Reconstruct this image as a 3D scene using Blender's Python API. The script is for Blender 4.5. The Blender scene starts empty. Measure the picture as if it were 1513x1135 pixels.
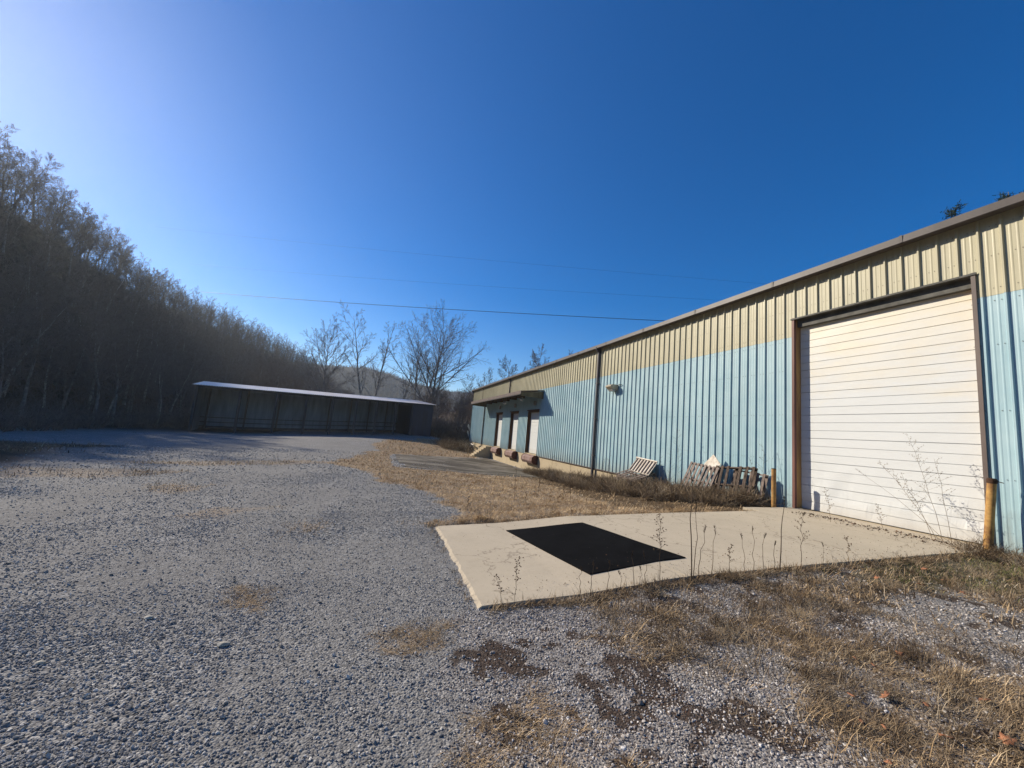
import bpy, math, random
import numpy as np
from mathutils import Vector, Matrix
random.seed(7); RNG = np.random.default_rng(7)
R = math.radians
EYE = 1.4

# ---------------------------------------------------------------- terrain
# thin-plate surface through surveyed heights of the yard (x towards the warehouse wall, y along it)
CP = np.array([
 (0,0,-.30),(-3,0,-.35),(3,0,-.22),(6,0,-.08),(10.7,0,0),(14,0,0),(-8,-4,-.5),(0,-8,-.3),(8,-8,-.1),(-20,-10,-.6),(-20,5,-.8),
 (1.0,4,-.42),(2.3,4,-.35),(3.8,4,-.20),(6.3,4,-.09),(8.9,4,.01),(10.7,4,.06),
 (1.0,7.3,-.42),(2.3,7.3,-.35),(3.8,7.3,-.20),(6.3,7.3,-.09),(8.9,7.3,.01),(10.7,7.9,.04),
 (-3,4,-.42),(-8,8,-.62),(-15,15,-.9),(-5,14,-.62),(-2,9,-.5),(0,14,-.56),(0,21,-.66),(-10,30,-1.0),(-20,30,-1.25),
 (3,12,-.5),(6,10.5,-.35),(8.5,11,-.22),(10.7,11,-.12),(10.7,14.5,-.38),(10.7,18.3,-.66),(7,16,-.72),(10.7,25,-1.1),(10.7,30,-1.22),(10.7,37,-1.25),
 (8,22,-.98),(8,33,-1.12),(4,24,-.88),(1,24,-.76),(1,33,-.78),(4,33,-.95),(9,42,-1.1),(10.7,49,-.75),(11,55,-.5),(20,60,-.3),
 (-18.4,48,-1.17),(-12,49.6,-.9),(-5,51.3,-.5),(0,52.6,-.2),(6.3,54.2,.07),(-30,50,-1.4),(0,41,-.4),(-12,62,-.6),(5,65,.2),(25,80,0),(-30,20,-1.2),(30,20,-1),(30,-10,-.3)])
def _tps(d2):
    return np.where(d2 > 1e-12, d2*np.log(np.maximum(d2, 1e-12))*.5, 0)
_P = CP[:, :2]/20.
_K = _tps(((_P[:, None]-_P[None])**2).sum(-1)) + np.eye(len(CP))*2e-4
_A = np.zeros((len(CP)+3,)*2); _A[:len(CP), :len(CP)] = _K
_A[:len(CP), len(CP):] = np.c_[np.ones(len(CP)), _P]; _A[len(CP):, :len(CP)] = _A[:len(CP), len(CP):].T
_W = np.linalg.solve(_A, np.r_[CP[:, 2], 0, 0, 0])
def sstep(x, a, b):
    t = np.clip((x-a)/(b-a), 0, 1); return t*t*(3-2*t)
RIDGE = np.array([(-181,70,140,0),(-140,60,120,14),(-110,55,110,25),(-70,42,85,31),(-45,42,83,30),(-38,46,92,28.5),(-33,52,115,30),(-27,64,150,29.5),(-20,74,180,29),
                  (-13,85,205,25),(-10,95,215,21),(-7,120,240,13),(-3,150,300,6),(4,150,300,5),(8,110,200,8),(14,90,170,16),(24,80,150,28),(60,60,120,40),(90,60,120,40),(130,70,140,20),(181,70,140,0)], float)
def _hash(ix, iy, s):
    n = (ix*374761393 + iy*668265263 + s*1442695041) & 0x7fffffff
    n = ((n ^ (n >> 13))*1274126177) & 0x7fffffff
    return ((n ^ (n >> 16)) & 0xffff)/65535.
def vnoise(x, y, s=0):
    x = np.asarray(x, float); y = np.asarray(y, float)
    ix = np.floor(x).astype(np.int64); iy = np.floor(y).astype(np.int64); fx = x-ix; fy = y-iy
    fx = fx*fx*(3-2*fx); fy = fy*fy*(3-2*fy)
    return (_hash(ix,iy,s)*(1-fx)+_hash(ix+1,iy,s)*fx)*(1-fy)+(_hash(ix,iy+1,s)*(1-fx)+_hash(ix+1,iy+1,s)*fx)*fy
def fbm(x, y, s=0, o=4):
    v = 0; a = .5; t = 0
    for k in range(o):
        v = v+a*vnoise(x*2**k, y*2**k, s+k); t += a; a *= .5
    return v/t
def ground_z(x, y, fine=True):
    x = np.atleast_1d(np.asarray(x, float)); y = np.atleast_1d(np.asarray(y, float))
    xx = np.clip(x, -35, 35); yy = np.clip(y, -14, 85)
    q = np.stack([xx, yy], -1)/20.
    z = np.zeros(len(x))
    for i in range(0, len(x), 40000):
        qq = q[i:i+40000]; d2 = ((qq[:, None]-_P[None])**2).sum(-1)
        z[i:i+40000] = _tps(d2)@_W[:-3] + _W[-3] + qq@_W[-2:]
    z = np.clip(z, -1.6, .6)
    d = np.hypot(x, y); az = np.degrees(np.arctan2(x, y))
    far = sstep(d, 60, 110); z = z*(1-far) + (-.5)*far
    df = np.interp(az, RIDGE[:,0], RIDGE[:,1]); dc = np.interp(az, RIDGE[:,0], RIDGE[:,2]); hc = np.interp(az, RIDGE[:,0], RIDGE[:,3])
    t = np.clip((d-df)/(dc-df), 0, 1); h = hc*(t**1.15*(1-t)+ (t*t*(3-2*t))*t)
    h = h*(1-.6*sstep(d, dc*1.15, dc*2.6))
    z = z + h + sstep(t, .05, .4)*(fbm(x/14, y/14, 5)-.5)*3
    z = z + np.interp(az, [-60,-25,-15,-8,-2.6,2,7,20,50], [0,40,56,64,71,61,50,46,0])*sstep(d, 380, 650)*(1-sstep(d, 760, 1500))*(1+.10*(fbm(x/60, y/60, 77)-.5))
    if fine:
        z = z + (fbm(x/1.6, y/1.6, 9)-.5)*.05*np.clip(1-d/60, 0, 1)
    return z
# ---------------------------------------------------------------- helpers
scene = bpy.context.scene
COL = scene.collection
MATS = {}
class NT:
    def __init__(s, name, rough=.8, spec=.3, metal=0):
        m = bpy.data.materials.new(name); m.use_nodes = True; s.m = m; s.t = m.node_tree
        s.b = s.t.nodes['Principled BSDF']; s.b.inputs['Roughness'].default_value = rough
        s.b.inputs['Specular IOR Level'].default_value = spec; s.b.inputs['Metallic'].default_value = metal
        s.co = s.n('ShaderNodeTexCoord').outputs['Object']; s.geo = s.n('ShaderNodeNewGeometry').outputs['Position']; MATS[name] = m
    def n(s, k, **kw):
        n = s.t.nodes.new(k)
        for a, v in kw.items(): setattr(n, a, v)
        return n
    def set(s, sock, v):
        if hasattr(v, 'is_output'): s.t.links.new(v, sock)
        else: sock.default_value = (tuple(v)+(1,) if isinstance(v, (tuple, list)) and len(v) == 3 and sock.type == 'RGBA' else v)
    def map(s, v, sc):
        n = s.n('ShaderNodeMapping'); s.set(n.inputs[0], v); n.inputs['Scale'].default_value = sc if isinstance(sc, tuple) else (sc,)*3; return n.outputs[0]
    def noise(s, v, scale, detail=4, rough=.55, out=0):
        n = s.n('ShaderNodeTexNoise'); s.set(n.inputs['Vector'], v); n.inputs['Scale'].default_value = scale; n.inputs['Detail'].default_value = detail; n.inputs['Roughness'].default_value = rough; return n.outputs[out]
    def vor(s, v, scale, feature='F1'):
        n = s.n('ShaderNodeTexVoronoi', feature=feature); s.set(n.inputs['Vector'], v); n.inputs['Scale'].default_value = scale; return n
    def ramp(s, f, stops, mode='LINEAR'):
        n = s.n('ShaderNodeValToRGB'); s.set(n.inputs[0], f); r = n.color_ramp; r.interpolation = mode
        while len(r.elements) < len(stops): r.elements.new(.5)
        for e, (p, c) in zip(r.elements, stops): e.position = p; e.color = (c, c, c, 1) if not isinstance(c, tuple) else c+(1,)
        return n.outputs[0]
    def mix(s, f, a, b, bt='MIX'):
        n = s.n('ShaderNodeMix', data_type='RGBA', blend_type=bt); s.set(n.inputs[0], f); s.set(n.inputs[6], a); s.set(n.inputs[7], b); return n.outputs[2]
    def math(s, op, a, b=0.):
        n = s.n('ShaderNodeMath', operation=op); s.set(n.inputs[0], a); s.set(n.inputs[1], b); return n.outputs[0]
    def sep(s, v):
        n = s.n('ShaderNodeSeparateXYZ'); s.set(n.inputs[0], v); return n.outputs
    def attr(s, name):
        return s.n('ShaderNodeAttribute', attribute_name=name).outputs['Fac']
    def col(s, c): s.set(s.b.inputs['Base Color'], c)
    def rough(s, c): s.set(s.b.inputs['Roughness'], c)
    def bump(s, h, strength=.5, dist=.01):
        n = s.n('ShaderNodeBump'); s.set(n.inputs['Height'], h); n.inputs['Strength'].default_value = strength; n.inputs['Distance'].default_value = dist
        s.t.links.new(n.outputs[0], s.b.inputs['Normal'])
def simple(name, c, var=.25, scale=6, rough=.8, streak=False, spec=.3, metal=0, c2=None, bump=.0):
    s = NT(name, rough, spec, metal)
    v = s.map(s.co, (scale, scale, scale*.12) if streak else scale)
    n = s.noise(v, 1., 6, .65)
    d = c2 or tuple(x*(1-var*1.6) for x in c)
    s.col(s.mix(s.ramp(n, [(.35, 0.), (.7, 1.)]), d, tuple(min(1, x*(1+var*.35)) for x in c)))
    if bump: s.bump(s.noise(s.map(s.co, scale*6), 1., 5), bump, .01)
    return s.m
class MB:
    def __init__(s): s.v = []; s.f = []
    def add(s, vs, fs):
        o = len(s.v); s.v += [tuple(v) for v in vs]; s.f += [tuple(i+o for i in f) for f in fs]; return s
    def box(s, x0, x1, y0, y1, z0, z1, M=None):
        vs = [(x, y, z) for z in (z0, z1) for y in (y0, y1) for x in (x0, x1)]
        if M is not None: vs = [M@Vector(v) for v in vs]
        return s.add(vs, [(0,2,3,1),(4,5,7,6),(0,1,5,4),(2,6,7,3),(0,4,6,2),(1,3,7,5)])
    def tube(s, pts, rs, n=6, cap=True):
        pts = [Vector(p) for p in pts]
        if not hasattr(rs, '__len__'): rs = [rs]*len(pts)
        vs = []; fs = []
        for i, p in enumerate(pts):
            d = (pts[min(i+1, len(pts)-1)]-pts[max(i-1, 0)])
            d = d.normalized() if d.length > 0 else Vector((0,0,1))
            a = d.orthogonal().normalized() if i == 0 else (a-d*a.dot(d)).normalized()
            b = d.cross(a)
            for k in range(n):
                t = 2*math.pi*k/n; vs.append(p+(a*math.cos(t)+b*math.sin(t))*rs[i])
        for i in range(len(pts)-1):
            for k in range(n): fs.append((i*n+k, i*n+(k+1)%n, (i+1)*n+(k+1)%n, (i+1)*n+k))
        if cap: fs += [tuple(range(n))[::-1], tuple((len(pts)-1)*n+k for k in range(n))]
        return s.add(vs, fs)
    def prism(s, poly, y0, y1):      # poly in (x,z), extruded along y
        n = len(poly); vs = [(x, y0, z) for x, z in poly]+[(x, y1, z) for x, z in poly]
        return s.add(vs, [(k, (k+1)%n, n+(k+1)%n, n+k) for k in range(n)]+[tuple(range(n))[::-1], tuple(range(n, 2*n))])
    def build(s, name, mat, parent=None, bevel=0, smooth=False, recalc=True):
        me = bpy.data.meshes.new(name); me.from_pydata(s.v, [], s.f); me.validate(); me.update()
        if recalc:
            import bmesh
            bm = bmesh.new(); bm.from_mesh(me); bmesh.ops.recalc_face_normals(bm, faces=bm.faces); bm.to_mesh(me); bm.free()
        me.materials.append(mat)
        if smooth: me.shade_smooth()
        o = bpy.data.objects.new(name, me); COL.objects.link(o)
        if parent is not None: parent_to(o, parent)
        if bevel:
            b = o.modifiers.new('bevel', 'BEVEL'); b.width = bevel; b.segments = 2; b.limit_method = 'ANGLE'
        return o
def parent_to(o, p):
    o.parent = p; o.matrix_parent_inverse = p.matrix_basis.inverted()
def np_mesh(name, V, F, mat, attrs=None, smooth=False, parent=None):
    me = bpy.data.meshes.new(name); n, k = F.shape
    me.vertices.add(len(V)); me.vertices.foreach_set('co', np.ascontiguousarray(V, dtype=np.float32).ravel())
    me.loops.add(n*k); me.loops.foreach_set('vertex_index', np.ascontiguousarray(F, dtype=np.int32).ravel())
    me.polygons.add(n); me.polygons.foreach_set('loop_start', np.arange(0, n*k, k, dtype=np.int32))
    me.update(calc_edges=True)
    for a, val in (attrs or {}).items():
        at = me.attributes.new(a, 'FLOAT', 'POINT'); at.data.foreach_set('value', np.ascontiguousarray(val, dtype=np.float32))
    me.materials.append(mat)
    (me.shade_smooth if smooth else me.shade_flat)()
    o = bpy.data.objects.new(name, me); COL.objects.link(o)
    if parent is not None: parent_to(o, parent)
    return o
def tag(o, label=None, cat=None, group=None, kind=None):
    for k, v in (('label', label), ('category', cat), ('group', group), ('kind', kind)):
        if v: o[k] = v
    return o
def empty(name, loc, label, cat, group=None, rz=0):
    o = bpy.data.objects.new(name, None); COL.objects.link(o); o.location = loc; o.rotation_euler = (0, 0, rz); o.empty_display_size = .2
    return tag(o, label, cat, group)
def gz(x, y): return float(ground_z(x, y)[0])

# ---------------------------------------------------------------- materials
def metal_panel(name, c, c_fade, mild):
    s = NT(name, .42, .45)
    st = s.noise(s.map(s.co, (5, 5, .35)), 1., 6, .7); bl = s.noise(s.map(s.co, 1.1), 1., 5, .6)
    c0 = s.mix(s.ramp(bl, [(.3, 0.), (.75, 1.)]), c, c_fade)
    c1 = s.mix(s.math('MULTIPLY', s.ramp(st, [(.5, 0.), (.8, 1.)]), .55), c0, mild)
    z = s.sep(s.co)[2]
    wn = s.n('ShaderNodeTexWhiteNoise', noise_dimensions='1D'); s.set(wn.inputs['W'], s.math('FLOOR', s.math('DIVIDE', s.math('SUBTRACT', s.sep(s.co)[1], .04), .9144)))
    c1 = s.mix(s.math('MULTIPLY', wn.outputs[0], .16), c1, tuple(x*.55 for x in c))
    dirt = s.math('MULTIPLY', s.ramp(s.math('ADD', s.math('MULTIPLY', z, .5), s.noise(s.map(s.co, (9, 9, 2.2)), 1., 6, .7)), [(.32, 1.), (.85, 0.)]), .6)
    c2 = s.mix(dirt, c1, (.20, .16, .11))
    s.col(c2); s.rough(s.ramp(bl, [(.2, .35), (.8, .6)]))
    s.bump(s.noise(s.map(s.co, (1.6, 1.6, .9)), 1., 3), .12, .02)
    return s.m
M_BLUE = metal_panel('weathered_blue_steel', (.28,.43,.48), (.37,.505,.54), (.19,.30,.335))
M_TAN = metal_panel('weathered_tan_steel', (.40,.365,.235), (.46,.42,.285), (.23,.21,.14))
M_TRIM = simple('brown_trim', (.15,.115,.10), .25, 4, .5, True)
M_GUT = simple('brown_gutter', (.075,.06,.055), .2, 3, .5, True)
M_JAMB = simple('ochre_painted_steel', (.46,.27,.085), .35, 5, .6, True, c2=(.24,.13,.06))
M_HEADER = simple('dark_header_steel', (.12,.115,.10), .3, 4, .7)
M_WOODJ = simple('brown_timber_jamb', (.16,.085,.045), .4, 6, .8, True)
def door_mat(name, base):
    s = NT(name, .4, .4)
    z = s.sep(s.co)[2]
    n = s.noise(s.map(s.co, (3, .8, 2.5)), 1., 5, .6)
    st = s.math('MULTIPLY', s.ramp(s.math('ADD', s.math('MULTIPLY', z, .12), s.math('MULTIPLY', n, .55)), [(.62, 0.), (.95, 1.)]), .55)
    c = s.mix(st, base, (.72,.58,.33))
    g = s.noise(s.map(s.co, (8, 1.2, 14)), 1., 6, .7)
    c = s.mix(s.math('MULTIPLY', s.ramp(g, [(.55, 0.), (.8, 1.)]), .25), c, (.48,.43,.38))
    low = s.ramp(s.math('ADD', z, s.math('MULTIPLY', g, .5)), [(.35, .4), (.75, 0.)])
    c = s.mix(low, c, (.42,.36,.28)); s.col(c); s.bump(s.noise(s.map(s.co, (4, 2, 4)), 1., 3), .15, .02)
    return s.m
M_SOFF = simple('dull_brown_end_panel', (.16,.125,.07), .3, 4, .7, True)
M_DOOR = door_mat('white_door_steel', (.60,.615,.61))
def conc(name, c, stain, sc=1.):
    s = NT(name, .9, .2)
    a = s.noise(s.map(s.co, .7*sc), 1., 6, .65); b = s.noise(s.map(s.co, 9*sc), 1., 6, .75); f = s.noise(s.map(s.co, 140), 1., 3, .7)
    cc = s.mix(s.ramp(a, [(.35, 0.), (.7, 1.)]), tuple(x*.86 for x in c), c)
    cc = s.mix(s.math('MULTIPLY', s.ramp(b, [(.5, 0.), (.75, 1.)]), .35), cc, stain)
    cc = s.mix(s.math('MULTIPLY', s.ramp(f, [(.35, 1.), (.6, 0.)]), .3), cc, tuple(x*.55 for x in c))
    wv = s.n('ShaderNodeVectorMath', operation='ADD'); s.set(wv.inputs[0], s.co); s.set(wv.inputs[1], s.noise(s.map(s.co, 1.7), 1., 4, .6, 1))
    ck = s.vor(wv.outputs[0], .42, 'DISTANCE_TO_EDGE').outputs['Distance']
    cc = s.mix(s.math('MULTIPLY', s.ramp(ck, [(.0, 1.), (.006, 0.)]), .6), cc, (.12,.09,.065))
    sp = s.vor(s.co, 16).outputs['Distance']
    cc = s.mix(s.ramp(sp, [(.03, .8), (.09, 0.)]), cc, (.07,.05,.035))
    s.col(cc); s.bump(s.math('ADD', f, s.math('MULTIPLY', b, 1.5)), .35, .006)
    return s.m
M_CONC = conc('ramp_concrete', (.53,.45,.335), (.32,.26,.19))  # warm pale base colour of the ramp slabs
M_FOUND = conc('foundation_concrete', (.47,.385,.26), (.27,.20,.12), 1.6)
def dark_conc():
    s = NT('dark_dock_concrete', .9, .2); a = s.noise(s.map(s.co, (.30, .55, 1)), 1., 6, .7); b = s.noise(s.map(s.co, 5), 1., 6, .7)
    c = s.mix(s.ramp(a, [(.44, 0.), (.56, 1.)]), (.045,.034,.024), (.20,.175,.14)); s.col(s.mix(s.math('MULTIPLY', b, .5), c, (.10,.085,.06))); s.bump(b, .3, .01); return s.m  # broad noise blotches between dark brown and grey
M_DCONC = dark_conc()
def rubber():
    s = NT('black_rubber', .95, .04); a = s.noise(s.map(s.co, 2.5), 1., 6, .7); v = s.vor(s.co, 7).outputs['Distance']
    c = s.mix(s.ramp(a, [(.3, 0.), (.8, 1.)]), (.004,.004,.0045), (.010,.010,.011)); c = s.mix(s.ramp(v, [(.018, .8), (.04, 0.)]), c, (.3,.26,.2)); s.col(c)
    s.bump(s.noise(s.map(s.co, 60), 1., 4), .3, .004); return s.m
M_RUB = rubber()
M_RUST = simple('rusty_steel', (.16,.055,.03), .5, 9, .85, c2=(.05,.025,.02), bump=.3)
M_BUMP = simple('faded_brown_steel', (.24,.17,.16), .4, 5, .7, True, c2=(.15,.08,.06))
M_YEL = simple('chipped_yellow_paint', (.46,.27,.08), .5, 6, .7, False, c2=(.17,.075,.03), bump=.2)
M_CAP = simple('rusted_cap', (.07,.035,.02), .4, 12, .9, bump=.3)
M_GREYW = simple('weathered_grey_wood', (.27,.22,.19), .5, 14, .9, True, c2=(.12,.09,.075), bump=.3)
M_DARKW = simple('old_dark_wood', (.14,.10,.075), .5, 14, .9, True, bump=.3)
M_WHITE = simple('chalky_white_board', (.68,.63,.55), .3, 8, .8, c2=(.45,.38,.3))
M_FIX = simple('faded_lamp_housing', (.50,.42,.30), .3, 8, .5)
M_GLASSD = simple('dusty_lens', (.35,.34,.32), .2, 8, .25, spec=.5)
M_DPIPE = simple('dark_downpipe_paint', (.07,.065,.075), .3, 3, .5, True)
M_ROOFM = simple('galvanised_shed_roof', (.50,.47,.46), .3, 2, .35, True, spec=.5, metal=.2, c2=(.45,.40,.38))
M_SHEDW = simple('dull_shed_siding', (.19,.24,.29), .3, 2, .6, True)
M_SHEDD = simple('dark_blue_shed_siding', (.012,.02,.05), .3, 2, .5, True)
M_SHEDP = simple('shed_timber', (.055,.055,.06), .3, 4, .85, True)
M_CABLE = simple('black_cable', (.02,.02,.022), .2, 4, .6)
M_ROOF = simple('warehouse_roof_sheet', (.33,.31,.29), .2, 1, .5, True)
M_BARK = simple('grey_bark', (.24,.205,.185), .45, 3, .95, False, c2=(.11,.092,.08))
M_BARKL = simple('pale_bark', (.38,.34,.30), .45, 2.5, .95, False, c2=(.10,.085,.075))
M_TWIG = simple('winter_twigs', (.175,.138,.118), .4, 2, .95, False, c2=(.095,.072,.06))
M_PINE = simple('pine_needles', (.028,.05,.02), .4, 5, .8)
M_STEM = simple('dead_weed_stem', (.13,.085,.05), .4, 9, .95)
M_STEML = simple('pale_weed_stem', (.26,.19,.12), .4, 9, .95)
M_LEAF = simple('dry_leaf', (.36,.16,.08), .35, 30, .8, c2=(.15,.06,.03))
def rnd_mat(name, stops, rough=.9, trans=0.):
    s = NT(name, rough, .2); s.col(s.ramp(s.attr('rnd'), stops)); s.b.inputs['Roughness'].default_value = rough; s.b.inputs['Specular IOR Level'].default_value = .08; return s.m
M_STONE = rnd_mat('grey_gravel_stone', [(0,(.17,.16,.15)),(.3,(.25,.238,.223)),(.6,(.32,.305,.286)),(.85,(.42,.40,.372)),(.97,(.57,.54,.49)),(1,(.7,.66,.6))], .85)
M_STONEP = rnd_mat('pale_gravel_stone', [(0,(.12,.095,.085)),(.3,(.25,.22,.195)),(.6,(.38,.34,.305)),(.85,(.52,.475,.43)),(1,(.70,.66,.62))], .85)
M_STRAW = rnd_mat('golden_dry_grass', [(0,(.22,.14,.075)),(.4,(.43,.295,.16)),(.75,(.58,.425,.25)),(1,(.72,.57,.38))])
M_DEAD = rnd_mat('dead_brown_weeds', [(0,(.07,.047,.03)),(.4,(.17,.12,.075)),(.8,(.31,.235,.15)),(1,(.46,.38,.27))])
M_GREEN = rnd_mat('mixed_green_weeds', [(0,(.05,.06,.02)),(.4,(.10,.11,.035)),(.7,(.20,.17,.075)),(1,(.30,.25,.13))])
M_MOSS = rnd_mat('dark_leaf_crumbs', [(0,(.02,.013,.010)),(.6,(.06,.035,.025)),(1,(.15,.085,.05))])
M_LITTER = rnd_mat('brown_leaf_litter', [(0,(.08,.045,.025)),(.5,(.20,.11,.055)),(1,(.36,.23,.12))])

# ---------------------------------------------------------------- ground zones (metres)
Z_STRAW = [(.65,7.75),(2.0,8.7),(1.7,10.7),(.9,12.6),(.1,16),(-1.9,19.7),(-1.2,27),(.9,31),(.8,20.5),(10,21.5),(10.5,8),(5.7,7.4),(1.1,7.55)]
Z_STRAW2 = [(-1.2,25),(.9,30),(9,36),(10.5,46),(14,58),(5,50),(1.3,46),(0,36)]
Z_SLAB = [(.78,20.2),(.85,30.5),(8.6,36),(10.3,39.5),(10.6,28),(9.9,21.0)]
Z_BRUSH = [(10.7,26),(10.7,8.4),(8.7,7.6),(6.6,7.7),(6.0,9.2),(7.0,13.7),(7.9,21)]
Z_WEED = [(2.2,4.05),(4,3.85),(11,4.1),(11,3),(9,1),(6,-1),(2.9,.2),(2.6,1.4),(2.85,2.1),(3.1,2.8),(2.7,3.3)]
Z_PALE = [(5.3,3.1),(7.1,3.3),(6.6,2.3),(5.4,1.9),(4.6,2.2),(4.4,2.9)]
Z_GREEN = [(6.0,4.0),(8.5,4.3),(10.8,4.6),(10.8,2),(8.3,2.2),(7.2,3.1),(6.3,3.5)]
Z_G1 = [(.15,3.72),(.44,3.98),(.85,3.82),(.75,3.44),(.35,3.40)]
Z_G2 = [(-1.32,4.6),(-1.17,5.05),(-.85,4.98),(-.85,4.35)]
Z_G3 = [(.62,2.2),(.74,2.62),(1.08,2.78),(1.38,2.5),(1.35,1.9),(.95,1.6)]
Z_D1 = [(.70,3.42),(1.10,3.42),(1.40,3.05),(1.1,2.75),(.72,2.95)]
Z_D2 = [(1.95,3.5),(2.35,3.42),(2.45,2.9),(2.35,2.5),(1.95,2.4),(1.85,2.9)]
Z_D3 = [(1.2,2.9),(1.9,2.75),(2.0,2.3),(1.6,2.0),(1.3,2.3)]
Z_RIGHT = [(.95,4.05),(11,4.1),(11,-2),(2.2,-2),(1.0,1.2),(.78,2.2),(.6,3.2)]
Z_PAD = [(1.12,7.48),(1.16,4.16),(10.95,4.2),(10.95,7.95),(8.9,7.55)]
Z_PATCH = [[(-3.4,8.3),(-2.8,9.3),(-1.9,9.2),(-2.4,8.2)],[(-5.4,11),(-5,12.6),(-3.6,12.2),(-4,11)],[(-12,12.5),(-10,15.6),(-5.5,15.2),(-6.5,13)],[(-9,17.5),(-3,21),(-1.5,19.5),(-6,16.7)],[(-1.4,6.6),(-1.0,7.7),(-.75,7.4),(-1.0,6.4)]]
def poly_sd(x, y, poly):
    P = np.array(poly, float); n = len(P); d = np.full(len(x), 1e9); ins = np.zeros(len(x), bool)
    for i in range(n):
        a = P[i]; b = P[(i+1)%n]; e = b-a; wx = x-a[0]; wy = y-a[1]
        t = np.clip((wx*e[0]+wy*e[1])/(e@e), 0, 1); d = np.minimum(d, (wx-e[0]*t)**2+(wy-e[1]*t)**2)
        c = ((a[1] > y) != (b[1] > y)); ins ^= c & (x < (b[0]-a[0])*(y-a[1])/((b[1]-a[1]) if b[1] != a[1] else 1e-9)+a[0])
    d = np.sqrt(d); return np.where(ins, d, -d)
def zone(x, y, poly, soft=.3, amp=.8, sc=1.2, s=3):
    return sstep(poly_sd(x, y, poly)+(fbm(x*sc, y*sc, s)-.5)*amp*2, -soft, soft)
def masks(x, y):
    d = np.hypot(x, y); z = {}
    st = zone(x, y, Z_STRAW, .35, .7, .9, 3)*(1-zone(x, y, Z_SLAB, .2, .2))
    st2 = zone(x, y, Z_STRAW2, .8, 1.2, .4, 4)*(1-zone(x, y, Z_SLAB, .4, .5))
    pat = sum(zone(x, y, p, .35, .5, 1.4, 8) for p in Z_PATCH)*.55
    g = np.maximum.reduce([zone(x, y, q, .12, .25, 4, 6) for q in (Z_G1, Z_G2, Z_G3)])
    w = zone(x, y, Z_WEED, .45, .9, 1.3, 7)*(.2+.8*sstep(.45*fbm(x*1.5, y*1.5, 21)+.55*fbm(x*4.5, y*4.5, 22), .34, .54))*(1-.65*zone(x, y, Z_PALE, .25, .4, 2, 5))
    z['straw'] = np.clip(np.maximum.reduce([st, st2, pat*.8, g*.4, w*.5]), 0, 1)
    z['weed'] = w; z['tuft'] = g; z['lawn'] = np.maximum(st, st2*.9)
    z['brush'] = zone(x, y, Z_BRUSH, .4, .7, .8, 11)
    right = zone(x, y, Z_RIGHT, .25, .5, 1.8, 12); z['pale'] = right
    dk = np.maximum.reduce([zone(x, y, q, .15, .45, 3.5, 13) for q in (Z_D1, Z_D2, Z_D3)])*(.3+.7*sstep(fbm(x*6, y*6, 31), .4, .6))
    dk = np.maximum(dk, right*.8*sstep(fbm(x*3.2, y*3.2, 37), .56, .68))
    z['dark'] = dk
    z['green'] = zone(x, y, Z_GREEN, .3, .6, 1.5, 14)
    z['slab'] = zone(x, y, Z_SLAB, .05, .05)
    z['fine'] = np.clip(np.maximum(sstep(fbm(x*.55+3, y*.35, 41), .48, .66)*.8, zone(x, y, [(-.9,4.6),(-.2,4.3),(.6,2.7),(.75,1.5),(.5,1.2),(.2,2.6),(-.3,3.9)], .15, .3, 2, 43)), 0, 1)
    for off, wd in ((-.2, .55), (-2.1, .5), (-4.6, .7)):
        c_ = off-.055*y+.9*np.sin(y/9.+off)
        z['fine'] = np.maximum(z['fine'], .8*np.exp(-((x-c_)/wd)**2)*(.35+.65*fbm(x*1.5, y*.8, 44))*(y > .5))
    z['wood'] = sstep(d, 44, 56)*np.where((y < 60) & (np.abs(x) < 12), 0, 1) + zone(x, y, [(-60,34),(-14,26.5),(-10.5,17),(-10.5,15.3),(-13,13),(-60,-20)], 1, 1.5, .3, 15)
    z['wood'] = np.clip(np.maximum(z['wood'], sstep(y, 62, 68)), 0, 1)
    return z
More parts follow.
